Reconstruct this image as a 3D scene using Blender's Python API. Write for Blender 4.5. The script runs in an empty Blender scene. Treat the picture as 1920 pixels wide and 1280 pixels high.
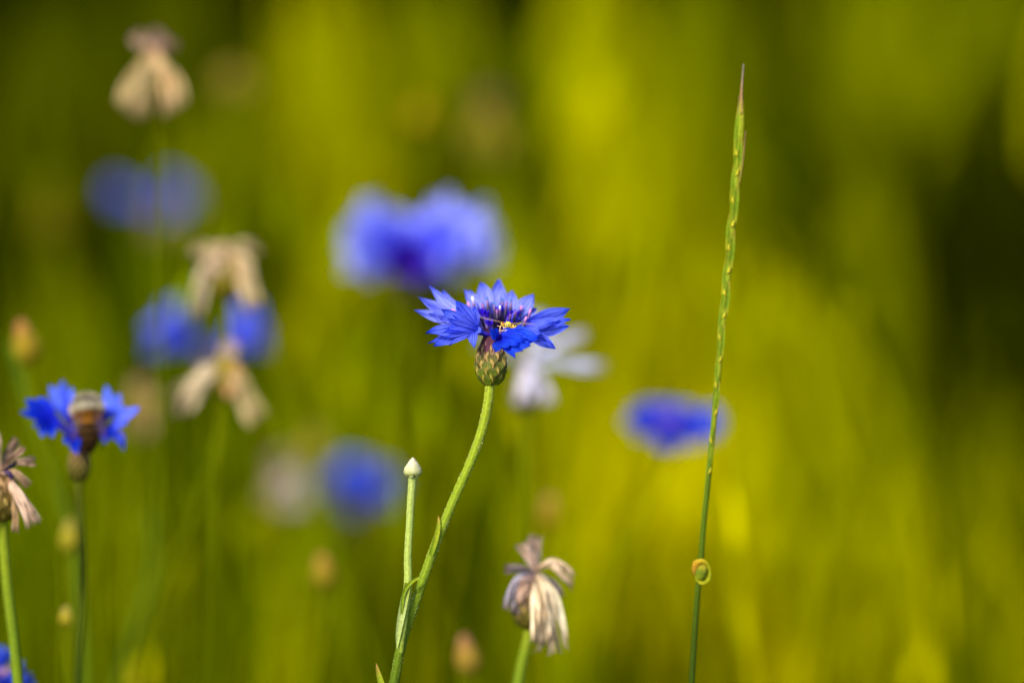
import bpy, math, random
import numpy as np
from mathutils import Vector, Matrix
R = math.radians
rng = random.Random(7)
S = bpy.context.scene
COL = S.collection

# ------------------------------------------------------------------ camera
PITCH = R(12.0); FOCAL = 150.0; FPX = FOCAL / 36.0 * 1920.0
CAM = Vector((0, 0, 0.95))
FWD = Vector((0, math.cos(PITCH), -math.sin(PITCH)))
RT = Vector((1, 0, 0)); UP = Vector((0, math.sin(PITCH), math.cos(PITCH)))
cd = bpy.data.cameras.new('camera'); cam = bpy.data.objects.new('camera', cd); COL.objects.link(cam)
cam.location = CAM; cam.rotation_euler = (math.pi / 2 - PITCH, 0, 0)
cd.lens = FOCAL; cd.sensor_width = 36; cd.clip_start = 0.01; cd.clip_end = 2000
cd.dof.use_dof = True; cd.dof.focus_distance = 0.955; cd.dof.aperture_fstop = 3.4
S.camera = cam
# ------------------------------------------------------------------ world + sun
SUN_EL, SUN_AZ = 42.0, -35.0         # azimuth: degrees from -Y (behind the camera) towards +X
w = bpy.data.worlds.new('World'); S.world = w; w.use_nodes = True
nt = w.node_tree; sky = nt.nodes.new('ShaderNodeTexSky'); sky.sky_type = 'NISHITA'; sky.sun_disc = False
sky.sun_elevation = R(SUN_EL)
sd = Vector((math.sin(R(SUN_AZ)) * math.cos(R(SUN_EL)), -math.cos(R(SUN_AZ)) * math.cos(R(SUN_EL)), math.sin(R(SUN_EL))))
sky.sun_rotation = math.atan2(sd.x, sd.y)
nt.links.new(sky.outputs[0], nt.nodes['Background'].inputs[0]); nt.nodes['Background'].inputs[1].default_value = 0.12
sl = bpy.data.lights.new('sun', 'SUN'); sl.energy = 2.6; sl.angle = R(9); sl.color = (1, 0.95, 0.86)
so = bpy.data.objects.new('sun', sl); COL.objects.link(so); so.rotation_euler = sd.to_track_quat('Z', 'Y').to_euler()
so.location = (0, 0, 3)
S.view_settings.view_transform = 'Standard'; S.view_settings.look = 'None'
S.view_settings.gamma = 1.0; S.view_settings.exposure = 1.12
S.cycles.max_bounces = 8; S.cycles.transparent_max_bounces = 8

def P(px, py, d):
    """photo position at distance d from the lens -> world point"""
    return CAM + d * (FWD + (px - 960) / FPX * RT + (640 - py) / FPX * UP)

# ------------------------------------------------------------------ materials
def mat(name, rough=0.6, trans=0.35, spec=0.2, vein=0.0, noise=0.15, nscale=600, tint=None, sheen=0.0, bump=0.0, alpha=1.0):
    m = bpy.data.materials.new(name); m.use_nodes = True
    n = m.node_tree.nodes; l = m.node_tree.links
    b = n['Principled BSDF']; out = n['Material Output']
    at = n.new('ShaderNodeAttribute'); at.attribute_name = 'pigment'
    col = at.outputs['Color']
    geo = n.new('ShaderNodeNewGeometry')
    nz = n.new('ShaderNodeTexNoise'); nz.inputs['Scale'].default_value = nscale; nz.inputs['Detail'].default_value = 3
    l.new(geo.outputs['Position'], nz.inputs['Vector'])
    mr = n.new('ShaderNodeMapRange'); mr.inputs[1].default_value = 0.25; mr.inputs[2].default_value = 0.75
    mr.inputs[3].default_value = 1 - noise; mr.inputs[4].default_value = 1 + noise
    l.new(nz.outputs['Fac'], mr.inputs[0])
    mx = n.new('ShaderNodeVectorMath'); mx.operation = 'SCALE'
    l.new(col, mx.inputs[0]); l.new(mr.outputs[0], mx.inputs['Scale']); col = mx.outputs[0]
    if vein:
        uv = n.new('ShaderNodeAttribute'); uv.attribute_name = 'uvp'
        sx = n.new('ShaderNodeSeparateXYZ'); l.new(uv.outputs['Vector'], sx.inputs[0])
        k = n.new('ShaderNodeMath'); k.operation = 'MULTIPLY'; k.inputs[1].default_value = 4.0; l.new(sx.outputs[0], k.inputs[0])
        f = n.new('ShaderNodeMath'); f.operation = 'FRACT'; l.new(k.outputs[0], f.inputs[0])
        a = n.new('ShaderNodeMath'); a.operation = 'SUBTRACT'; a.inputs[1].default_value = 0.5; l.new(f.outputs[0], a.inputs[0])
        c = n.new('ShaderNodeMath'); c.operation = 'ABSOLUTE'; l.new(a.outputs[0], c.inputs[0])
        r = n.new('ShaderNodeMapRange'); r.inputs[1].default_value = 0.0; r.inputs[2].default_value = 0.16
        r.inputs[3].default_value = 1 - vein; r.inputs[4].default_value = 1.0; r.interpolation_type = 'SMOOTHSTEP'
        l.new(c.outputs[0], r.inputs[0])
        m2 = n.new('ShaderNodeVectorMath'); m2.operation = 'SCALE'; l.new(col, m2.inputs[0]); l.new(r.outputs[0], m2.inputs['Scale'])
        col = m2.outputs[0]
        bp = n.new('ShaderNodeBump'); bp.inputs['Strength'].default_value = 0.5; bp.inputs['Distance'].default_value = 0.0001
        l.new(r.outputs[0], bp.inputs['Height']); l.new(bp.outputs[0], b.inputs['Normal'])
    elif bump:
        bp = n.new('ShaderNodeBump'); bp.inputs['Strength'].default_value = bump; bp.inputs['Distance'].default_value = 0.0003
        l.new(nz.outputs['Fac'], bp.inputs['Height']); l.new(bp.outputs[0], b.inputs['Normal'])
    l.new(col, b.inputs['Base Color']); b.inputs['Roughness'].default_value = rough
    b.inputs['Specular IOR Level'].default_value = spec
    if sheen: b.inputs['Sheen Weight'].default_value = sheen
    if alpha < 1: b.inputs['Alpha'].default_value = alpha
    if trans:
        t = n.new('ShaderNodeBsdfTranslucent'); l.new(col, t.inputs['Color'])
        ms = n.new('ShaderNodeMixShader'); ms.inputs[0].default_value = trans
        l.new(b.outputs[0], ms.inputs[1]); l.new(t.outputs[0], ms.inputs[2]); l.new(ms.outputs[0], out.inputs['Surface'])
    return m
M = {
 'petal': mat('blue_petal', 0.55, 0.42, 0.12, vein=0.7, noise=0.12, nscale=900),
 'petal_soft': mat('blue_petal_plain', 0.6, 0.42, 0.1, noise=0.2, nscale=300),
 'dry': mat('dried_petal_tissue', 0.8, 0.3, 0.1, vein=0.3, noise=0.3, nscale=500),
 'bract': mat('green_bract', 0.7, 0.15, 0.08, noise=0.3, nscale=1500, bump=0.5),
 'stem': mat('green_stem', 0.7, 0.25, 0.04, noise=0.25, nscale=1800, bump=0.5),
 'stem_soft': mat('green_stem_plain', 0.9, 0.3, 0.0, noise=0.2, nscale=300),
 'grass': mat('grass_blade', 0.8, 0.45, 0.0, noise=0.2, nscale=25),
 'stamen': mat('dark_stamen', 0.35, 0.0, 0.5, noise=0.15),
 'fur': mat('insect_fur', 0.9, 0.25, 0.1, noise=0.2),
 'insect': mat('insect_skin', 0.3, 0.0, 0.5, noise=0.15, nscale=3000),
 'wing': mat('clear_wing', 0.4, 0.0, 0.2, noise=0.3, alpha=0.32),
}

# ------------------------------------------------------------------ mesh helpers
class MB:
    def __init__(s): s.v = []; s.f = []; s.c = []; s.u = []
    def add(s, verts, faces, cols, uvs=None):
        o = len(s.v); s.v += [tuple(p) for p in verts]; s.f += [tuple(i + o for i in q) for q in faces]
        s.c += [tuple(c) for c in cols]; s.u += (uvs if uvs else [(0.125, 0)] * len(verts))
    def build(s, name, m, parent=None, origin=Vector((0, 0, 0)), smooth=True):
        me = bpy.data.meshes.new(name)
        V = np.array(s.v, dtype=np.float64) - np.array(origin)
        me.from_pydata(V.tolist(), [], s.f)
        a = me.color_attributes.new('pigment', 'FLOAT_COLOR', 'POINT')
        cc = np.ones((len(s.v), 4), dtype=np.float32); cc[:, :3] = np.array(s.c, dtype=np.float32)[:, :3]
        a.data.foreach_set('color', cc.ravel())
        a = me.attributes.new('uvp', 'FLOAT_VECTOR', 'POINT')
        uu = np.zeros((len(s.v), 3), dtype=np.float32); uu[:, :2] = np.array(s.u, dtype=np.float32)
        a.data.foreach_set('vector', uu.ravel())
        if smooth: me.polygons.foreach_set('use_smooth', [True] * len(me.polygons))
        me.materials.append(M[m]); me.update()
        ob = bpy.data.objects.new(name, me); COL.objects.link(ob)
        if parent is not None: ob.parent = parent
        else: ob.location = origin
        return ob
def lerp(a, b, t): return tuple(x + (y - x) * t for x, y in zip(a, b))
def catmull(pts, n):
    pts = [Vector(p) for p in pts]
    if len(pts) == 2: return [pts[0].lerp(pts[1], i / n) for i in range(n + 1)]
    q = [pts[0] * 2 - pts[1]] + pts + [pts[-1] * 2 - pts[-2]]; out = []
    segs = len(pts) - 1; per = max(1, n // segs)
    for i in range(segs):
        a, b, c, d = q[i:i + 4]
        for k in range(per):
            t = k / per
            out.append(0.5 * ((2 * b) + (-a + c) * t + (2 * a - 5 * b + 4 * c - d) * t * t + (-a + 3 * b - 3 * c + d) * t ** 3))
    out.append(pts[-1]); return out
def colat(cs, t):
    if not isinstance(cs, list): return cs
    x = t * (len(cs) - 1); i = min(int(x), len(cs) - 2); return lerp(cs[i], cs[i + 1], x - i)
def radat(rs, t):
    if not isinstance(rs, (list, tuple)): return rs
    x = t * (len(rs) - 1); i = min(int(x), len(rs) - 2); return rs[i] + (rs[i + 1] - rs[i]) * (x - i)
def tube(mb, path, rs, cs, ns=8, cap=True, ribs=0.0, flat=1.0, jitter=0.0, ref=None):
    """swept tube along path; rs / cs are profiles along its length"""
    n = len(path); vs = []; cl = []; uv = []
    prev = ref or Vector((0.3, -1, 0.2))
    for i, p in enumerate(path):
        t = (path[min(i + 1, n - 1)] - path[max(i - 1, 0)]).normalized()
        a = (prev - t * prev.dot(t)).normalized(); prev = a; b = t.cross(a)
        f = i / (n - 1); r = radat(rs, f); c = colat(cs, f)
        for k in range(ns):
            th = 2 * math.pi * k / ns
            rr = r * (1 + (ribs if k % 2 else -ribs)) * (1 + jitter * rng.uniform(-1, 1))
            vs.append(p + (a * math.cos(th) * flat + b * math.sin(th)) * rr)
            g = 1 + (0.25 * ribs / 0.1 if k % 2 else -0.25 * ribs / 0.1) * 0.5
            cl.append(tuple(x * g for x in c)); uv.append((k / ns, f))
    fs = [(i * ns + k, i * ns + (k + 1) % ns, (i + 1) * ns + (k + 1) % ns, (i + 1) * ns + k) for i in range(n - 1) for k in range(ns)]
    if cap: fs += [tuple(range(ns))[::-1], tuple((n - 1) * ns + k for k in range(ns))]
    mb.add(vs, fs, cl, uv)
def lathe(mb, base, axis, prof, cs, ns=16, bumpy=0.0):
    """prof: list of (height, radius) along axis"""
    axis = axis.normalized(); a = axis.orthogonal().normalized(); b = axis.cross(a)
    vs = []; cl = []; n = len(prof)
    for i, (h, r) in enumerate(prof):
        for k in range(ns):
            th = 2 * math.pi * k / ns; rr = r * (1 + bumpy * rng.uniform(-1, 1))
            vs.append(base + axis * h + (a * math.cos(th) + b * math.sin(th)) * rr); cl.append(colat(cs, i / (n - 1)))
    fs = [(i * ns + k, i * ns + (k + 1) % ns, (i + 1) * ns + (k + 1) % ns, (i + 1) * ns + k) for i in range(n - 1) for k in range(ns)]
    fs += [tuple(range(ns))[::-1], tuple((n - 1) * ns + k for k in range(ns))]
    mb.add(vs, fs, cl)
def lobe(mb, T, Q, wdir, width, cs, bulge=None, w0=0.4, nl=10, nw=6, cup=0.18, twist=0.0, wave=0.0):
    """pointed petal lobe from T to Q, width measured along wdir"""
    v = Q - T; L = v.length; wdir = (wdir - v.normalized() * wdir.dot(v.normalized())).normalized()
    nrm = v.normalized().cross(wdir)
    b = bulge if bulge is not None else nrm * 0.0
    vs = []; cl = []; uv = []; ph = rng.uniform(0, 6)
    for i in range(nl + 1):
        t = i / nl
        c = T + v * t + b * (4 * t * (1 - t))
        # ovate outline that ends in a sharp point
        prof = (w0 + (1 - w0) * math.sin(min(1, t / 0.5) * math.pi / 2)) if t < 0.5 else max(0.0, 1 - ((t - 0.5) / 0.5) ** 1.6) ** 1.1
        wd = max(width * prof * 0.5, 1e-6)
        ca, sa = math.cos(twist * t), math.sin(twist * t)
        wv = wdir * ca + nrm * sa; nv = nrm * ca - wdir * sa
        for k in range(nw + 1):
            s = k / nw * 2 - 1
            off = nv * (cup * wd * s * s + wave * L * math.sin(3.2 * s + ph + 5 * t))
            vs.append(c + wv * (wd * s) + off); cl.append(colat(cs, t)); uv.append(((s + 1) / 2, t))
    W = nw + 1
    fs = [(i * W + k, i * W + k + 1, (i + 1) * W + k + 1, (i + 1) * W + k) for i in range(nl) for k in range(nw)]
    mb.add(vs, fs, cl, uv)
def floret(mb, path, r0, r1, tips, cs_tube, cs_lobe, ns=10, bul=0.12, face=0.0, **kw):
    """trumpet: tube along path (last point = throat), then a lobe to each tip (point, width)"""
    pa = catmull(path, 8); tube(mb, pa, [r0, r0 * 1.05, r1], cs_tube, ns=ns, cap=False)
    T = pa[-1]; ax = (pa[-1] - pa[-3]).normalized()
    for Q, wd in tips:
        v = Q - T; rad = v - ax * v.dot(ax)
        if rad.length < 0.15 * v.length: rad = rad + ax.orthogonal() * 0.1 * v.length
        wdir = ax.cross(rad).normalized()
        if face:   # open, flat lobes that turn their inner side up and out
            fd = v.cross(FWD + UP * -.35).normalized(); fd = fd if fd.dot(wdir) > 0 else -fd
            wdir = (wdir * (1 - face) + fd * face).normalized()
        st = T + rad.normalized() * r1 * 0.6 - ax * r1 * 0.2
        jit = [tuple(x * f for x in c) for c in cs_lobe for f in [rng.uniform(0.88, 1.12)]] if False else None
        g = rng.uniform(0.88, 1.12)
        lobe(mb, st, Q, wdir, wd, [tuple(x * g for x in c) for c in cs_lobe], bulge=ax * v.length * bul * rng.uniform(0.5, 1.3), **kw)

def tag(o, label=None, cat=None, group=None, kind=None):
    if label: o['label'] = label
    if cat: o['category'] = cat
    if group: o['group'] = group
    if kind: o['kind'] = kind
    return o
def thing(name, loc, label, cat, group=None):
    o = bpy.data.objects.new(name, None); COL.objects.link(o); o.location = loc; o.empty_display_size = 0.01
    return tag(o, label, cat, group)

# pigments (linear)
BLUE = (0.035, 0.085, 0.72); BLUE_L = (0.14, 0.20, 0.86); BLUE_D = (0.012, 0.03, 0.55); VIOLET = (0.10, 0.015, 0.50); PALE = (0.36, 0.38, 0.75)
LILAC = (0.50, 0.44, 0.62); CREAM = (0.66, 0.52, 0.36); TAN = (0.50, 0.36, 0.22); BROWN = (0.20, 0.11, 0.055); PINKT = (0.52, 0.30, 0.22)
GREEN = (0.17, 0.24, 0.012); GREEN_Y = (0.27, 0.31, 0.015); GREEN_D = (0.055, 0.10, 0.006)

# ------------------------------------------------------------------ ground
def ground():
    n = 60; vs = []; fs = []; cl = []
    def cdist(t): return math.copysign(abs(t) ** 4, t) * 600
    for j in range(n + 1):
        for i in range(n + 1):
            x = cdist(i / n * 2 - 1); y = cdist(j / n * 2 - 1)
            r = math.hypot(x, y)
            z = 0.01 * math.sin(x * 7) * math.cos(y * 5) if r < 12 else 0
            vs.append(Vector((x, y, z - 0.01))); cl.append((0.035, 0.032, 0.004) if r < 12 else (0.06, 0.085, 0.006))
    for j in range(n):
        for i in range(n): a = j * (n + 1) + i; fs.append((a, a + 1, a + n + 2, a + n + 1))
    mb = MB(); mb.add(vs, fs, cl); o = mb.build('ground', 'grass'); tag(o, kind='structure')
ground()

# ------------------------------------------------------------------ grass (stuff)
def blade(mb, base, tip, width, col, bend, nseg=5, coltop=None):
    v = tip - base; th = rng.uniform(0, math.pi); wd = Vector((math.cos(th), math.sin(th), 0))
    vs = []; cl = []
    for i in range(nseg + 1):
        t = i / nseg; p = base + v * t + bend * (4 * t * (1 - t)) ; ww = width * 0.5 * (1 - t ** 2.2) + 0.00015
        vs += [p - wd * ww, p + wd * ww]; c = lerp(col, coltop or col, t); cl += [c, c]
    mb.add(vs, [(2 * i, 2 * i + 1, 2 * i + 3, 2 * i + 2) for i in range(nseg)], cl)
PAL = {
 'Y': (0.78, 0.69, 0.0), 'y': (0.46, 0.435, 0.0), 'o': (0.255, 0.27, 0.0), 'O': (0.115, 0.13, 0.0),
 'G': (0.31, 0.385, 0.0), 'g': (0.15, 0.20, 0.0), 'd': (0.04, 0.052, 0.0), 'k': (0.02, 0.024, 0.0), 'b': (0.24, 0.18, 0.0)}  # 'd' and 'k' put the shade in gaps between tufts into blade colour
def tuft(mb, px, ytop, ybot, wpx, d, key, dens=1.0, lean=0.0):
    d = 1.38 + (d - 1.5) * .5
    col = PAL[key]; s = d / FPX; half = wpx * s * 0.5
    top = P(px, ytop, d); bot = P(px - lean, ybot, d); hgt = (top - bot).length
    n = int(dens * (8 + half * 2 / 0.004 * 4.5))
    nrow = max(1, int(hgt / 0.05 + 0.6))
    for i in range(n * nrow):
        row = rng.random()
        u = rng.gauss(0, 0.5); u = max(-1.3, min(1.3, u)); dep = rng.uniform(-0.07, 0.07)
        L = rng.uniform(0.045, 0.09)
        c = bot.lerp(top, row ** 0.9)
        p1 = c + Vector((u * half, dep, 0)); p1.z += rng.uniform(-0.015, 0.01)
        p0 = p1 + Vector((rng.uniform(-0.02, 0.02) - (top.x - bot.x) / max(hgt, .01) * L * 0.6, rng.uniform(-0.02, 0.02), -L))
        if p0.z < 0: p0.z = 0
        g = rng.uniform(0.75, 1.2); cc = tuple(x * g for x in col)
        blade(mb, p0, p1, rng.uniform(0.003, 0.006), cc, Vector((rng.uniform(-.012, .012), rng.uniform(-.012, .012), 0)))
        if i % 10 == 0:   # culm down to the soil
            blade(mb, Vector((p0.x + rng.uniform(-.02, .02), p0.y, 0)), p0 + Vector((0, 0, 0.01)), 0.0025, cc, Vector((0, 0, 0)), 3)

bk = MB()   # undergrowth far behind; near-black blade colour stands in for deep shade
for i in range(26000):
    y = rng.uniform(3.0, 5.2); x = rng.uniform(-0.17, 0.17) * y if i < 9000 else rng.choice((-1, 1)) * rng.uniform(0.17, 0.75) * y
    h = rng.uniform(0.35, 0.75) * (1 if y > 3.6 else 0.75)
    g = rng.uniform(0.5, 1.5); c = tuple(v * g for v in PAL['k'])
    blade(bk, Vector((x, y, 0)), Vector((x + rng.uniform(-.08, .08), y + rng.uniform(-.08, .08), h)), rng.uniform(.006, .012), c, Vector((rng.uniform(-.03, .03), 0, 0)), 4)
tag(bk.build('undergrowth', 'grass'), 'meadow undergrowth far behind the flowers, blades coloured dark as deep shade', 'undergrowth', kind='stuff')

TUFTS = [  # px, ytop, ybot, width, distance, pigment (d and k: shade), density, lean
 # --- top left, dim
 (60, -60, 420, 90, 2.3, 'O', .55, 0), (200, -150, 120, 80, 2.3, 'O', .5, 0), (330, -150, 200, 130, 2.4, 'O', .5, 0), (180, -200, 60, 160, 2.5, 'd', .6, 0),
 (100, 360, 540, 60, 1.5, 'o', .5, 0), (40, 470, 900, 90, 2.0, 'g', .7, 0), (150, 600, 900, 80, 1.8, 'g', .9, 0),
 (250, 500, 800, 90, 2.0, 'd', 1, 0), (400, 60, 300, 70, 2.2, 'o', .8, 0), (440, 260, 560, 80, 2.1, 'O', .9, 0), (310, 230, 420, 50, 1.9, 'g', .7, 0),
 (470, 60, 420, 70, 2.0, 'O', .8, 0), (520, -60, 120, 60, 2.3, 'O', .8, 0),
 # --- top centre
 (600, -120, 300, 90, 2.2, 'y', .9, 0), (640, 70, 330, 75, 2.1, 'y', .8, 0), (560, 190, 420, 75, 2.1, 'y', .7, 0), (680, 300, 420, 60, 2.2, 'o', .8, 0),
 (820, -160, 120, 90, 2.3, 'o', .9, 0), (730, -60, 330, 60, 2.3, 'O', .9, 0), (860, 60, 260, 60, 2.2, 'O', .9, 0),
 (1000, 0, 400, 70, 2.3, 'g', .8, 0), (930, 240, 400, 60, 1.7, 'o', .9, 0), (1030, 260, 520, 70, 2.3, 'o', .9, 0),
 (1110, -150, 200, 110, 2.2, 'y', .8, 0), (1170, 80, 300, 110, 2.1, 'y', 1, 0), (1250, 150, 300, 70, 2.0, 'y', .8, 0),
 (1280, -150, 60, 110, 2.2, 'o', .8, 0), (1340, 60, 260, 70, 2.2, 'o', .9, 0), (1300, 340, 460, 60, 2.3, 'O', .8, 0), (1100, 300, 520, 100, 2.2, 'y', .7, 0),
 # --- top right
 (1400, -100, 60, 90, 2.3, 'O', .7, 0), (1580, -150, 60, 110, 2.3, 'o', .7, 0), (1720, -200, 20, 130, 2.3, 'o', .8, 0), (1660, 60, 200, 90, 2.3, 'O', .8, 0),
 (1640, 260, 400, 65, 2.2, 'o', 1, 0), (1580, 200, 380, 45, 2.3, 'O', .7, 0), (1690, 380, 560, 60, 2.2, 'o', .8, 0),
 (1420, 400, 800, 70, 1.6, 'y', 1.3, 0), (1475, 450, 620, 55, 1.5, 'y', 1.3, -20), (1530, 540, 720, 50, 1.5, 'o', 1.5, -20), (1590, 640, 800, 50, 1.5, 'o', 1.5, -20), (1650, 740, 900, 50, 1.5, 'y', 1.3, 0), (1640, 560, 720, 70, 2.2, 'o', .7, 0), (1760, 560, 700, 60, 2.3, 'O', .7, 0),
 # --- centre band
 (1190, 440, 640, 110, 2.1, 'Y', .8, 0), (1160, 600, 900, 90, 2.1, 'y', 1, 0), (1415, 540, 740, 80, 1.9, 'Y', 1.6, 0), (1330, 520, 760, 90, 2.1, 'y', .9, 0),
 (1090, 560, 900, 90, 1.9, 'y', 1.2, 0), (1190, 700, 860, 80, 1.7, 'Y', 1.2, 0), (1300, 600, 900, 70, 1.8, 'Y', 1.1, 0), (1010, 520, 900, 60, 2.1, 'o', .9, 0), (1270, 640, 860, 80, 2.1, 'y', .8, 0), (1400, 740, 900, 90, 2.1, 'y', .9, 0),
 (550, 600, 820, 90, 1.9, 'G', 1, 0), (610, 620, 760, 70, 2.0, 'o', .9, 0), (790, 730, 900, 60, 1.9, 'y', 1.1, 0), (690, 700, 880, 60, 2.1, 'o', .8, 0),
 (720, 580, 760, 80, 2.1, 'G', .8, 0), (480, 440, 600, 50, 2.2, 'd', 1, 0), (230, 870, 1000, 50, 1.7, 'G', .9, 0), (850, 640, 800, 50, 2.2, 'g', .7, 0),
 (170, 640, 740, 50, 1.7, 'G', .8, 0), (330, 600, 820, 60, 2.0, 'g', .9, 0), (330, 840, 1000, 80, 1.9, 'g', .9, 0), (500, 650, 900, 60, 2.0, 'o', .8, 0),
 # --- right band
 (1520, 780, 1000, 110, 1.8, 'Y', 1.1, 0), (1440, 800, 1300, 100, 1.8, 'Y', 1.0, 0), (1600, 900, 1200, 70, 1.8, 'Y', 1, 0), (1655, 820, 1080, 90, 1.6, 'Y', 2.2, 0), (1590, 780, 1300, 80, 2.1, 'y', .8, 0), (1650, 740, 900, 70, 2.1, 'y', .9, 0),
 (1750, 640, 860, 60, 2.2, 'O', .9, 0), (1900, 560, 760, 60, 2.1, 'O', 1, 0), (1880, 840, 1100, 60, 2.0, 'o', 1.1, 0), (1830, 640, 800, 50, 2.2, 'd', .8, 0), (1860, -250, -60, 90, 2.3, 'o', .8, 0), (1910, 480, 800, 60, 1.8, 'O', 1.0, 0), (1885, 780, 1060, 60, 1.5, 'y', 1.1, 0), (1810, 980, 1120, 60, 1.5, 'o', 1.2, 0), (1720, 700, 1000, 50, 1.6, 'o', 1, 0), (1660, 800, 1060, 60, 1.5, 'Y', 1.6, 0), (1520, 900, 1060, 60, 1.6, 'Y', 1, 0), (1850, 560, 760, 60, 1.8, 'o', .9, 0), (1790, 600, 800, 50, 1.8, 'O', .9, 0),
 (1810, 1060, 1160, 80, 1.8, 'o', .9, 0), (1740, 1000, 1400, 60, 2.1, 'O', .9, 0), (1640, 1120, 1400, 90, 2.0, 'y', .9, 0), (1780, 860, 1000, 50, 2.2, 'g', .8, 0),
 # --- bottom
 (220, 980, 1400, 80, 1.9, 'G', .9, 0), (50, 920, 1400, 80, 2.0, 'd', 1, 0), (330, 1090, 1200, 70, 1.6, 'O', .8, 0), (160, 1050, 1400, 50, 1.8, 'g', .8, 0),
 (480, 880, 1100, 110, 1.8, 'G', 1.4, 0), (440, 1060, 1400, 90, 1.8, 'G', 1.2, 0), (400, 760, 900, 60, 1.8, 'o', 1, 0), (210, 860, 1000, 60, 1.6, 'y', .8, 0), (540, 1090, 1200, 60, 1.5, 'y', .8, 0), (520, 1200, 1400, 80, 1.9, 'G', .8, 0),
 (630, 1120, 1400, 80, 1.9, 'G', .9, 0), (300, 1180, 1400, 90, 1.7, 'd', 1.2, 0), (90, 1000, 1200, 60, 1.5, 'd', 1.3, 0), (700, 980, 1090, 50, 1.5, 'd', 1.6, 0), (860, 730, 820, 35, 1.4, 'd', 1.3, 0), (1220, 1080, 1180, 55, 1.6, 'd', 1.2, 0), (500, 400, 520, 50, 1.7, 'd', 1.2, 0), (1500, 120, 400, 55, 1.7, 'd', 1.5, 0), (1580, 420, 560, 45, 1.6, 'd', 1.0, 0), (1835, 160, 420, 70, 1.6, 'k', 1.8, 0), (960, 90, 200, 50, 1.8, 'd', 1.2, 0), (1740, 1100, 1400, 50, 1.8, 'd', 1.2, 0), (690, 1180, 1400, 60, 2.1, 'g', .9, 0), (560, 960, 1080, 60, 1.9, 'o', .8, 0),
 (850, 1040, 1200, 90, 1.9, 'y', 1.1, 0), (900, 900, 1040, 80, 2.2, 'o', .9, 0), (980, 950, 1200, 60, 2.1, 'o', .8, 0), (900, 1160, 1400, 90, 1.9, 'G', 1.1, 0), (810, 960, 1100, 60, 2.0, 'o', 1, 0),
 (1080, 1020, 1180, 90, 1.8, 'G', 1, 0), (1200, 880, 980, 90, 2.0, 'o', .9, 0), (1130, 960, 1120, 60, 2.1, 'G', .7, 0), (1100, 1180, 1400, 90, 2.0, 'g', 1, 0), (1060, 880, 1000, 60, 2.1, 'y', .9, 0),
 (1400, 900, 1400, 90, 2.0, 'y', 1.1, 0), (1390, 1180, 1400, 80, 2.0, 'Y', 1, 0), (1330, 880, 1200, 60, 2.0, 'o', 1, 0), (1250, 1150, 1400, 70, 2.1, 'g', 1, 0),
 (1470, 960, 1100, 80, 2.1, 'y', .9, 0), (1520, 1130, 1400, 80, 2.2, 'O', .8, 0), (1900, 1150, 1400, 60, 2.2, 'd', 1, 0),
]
gy = MB(); gg = MB()
tuft_rng_state = rng.getstate()
FILL = []
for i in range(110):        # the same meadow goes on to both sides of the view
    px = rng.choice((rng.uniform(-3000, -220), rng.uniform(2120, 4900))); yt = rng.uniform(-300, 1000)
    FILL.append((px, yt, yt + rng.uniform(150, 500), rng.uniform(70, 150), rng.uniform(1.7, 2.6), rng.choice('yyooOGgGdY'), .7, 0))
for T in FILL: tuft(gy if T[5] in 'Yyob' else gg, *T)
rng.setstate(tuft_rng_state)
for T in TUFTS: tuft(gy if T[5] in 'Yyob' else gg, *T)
# slender culms and blades of the nearer grass, thickest at the lower left
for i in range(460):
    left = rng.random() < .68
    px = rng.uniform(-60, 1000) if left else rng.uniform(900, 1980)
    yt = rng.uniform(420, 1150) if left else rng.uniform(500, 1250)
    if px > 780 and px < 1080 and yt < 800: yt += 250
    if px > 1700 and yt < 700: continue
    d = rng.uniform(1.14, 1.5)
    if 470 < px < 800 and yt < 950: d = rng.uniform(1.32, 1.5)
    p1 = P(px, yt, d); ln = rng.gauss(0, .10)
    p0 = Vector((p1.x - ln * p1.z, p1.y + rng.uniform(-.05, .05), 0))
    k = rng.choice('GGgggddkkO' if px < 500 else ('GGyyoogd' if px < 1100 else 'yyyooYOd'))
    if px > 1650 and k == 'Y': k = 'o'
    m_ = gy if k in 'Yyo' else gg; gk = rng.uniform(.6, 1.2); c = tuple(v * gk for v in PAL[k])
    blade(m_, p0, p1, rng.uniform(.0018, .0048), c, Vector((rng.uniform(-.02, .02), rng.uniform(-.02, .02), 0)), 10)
    if rng.random() < .35 and not px > 1650:      # slim seed head on top
        tube(m_, catmull([p1, p1 + Vector((ln * .01, 0, .008)), p1 + Vector((ln * .03, 0, .018))], 5), [.0005, .0016, .0012, .0003], tuple(v * 1.2 for v in c), ns=6, jitter=.2)
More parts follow.
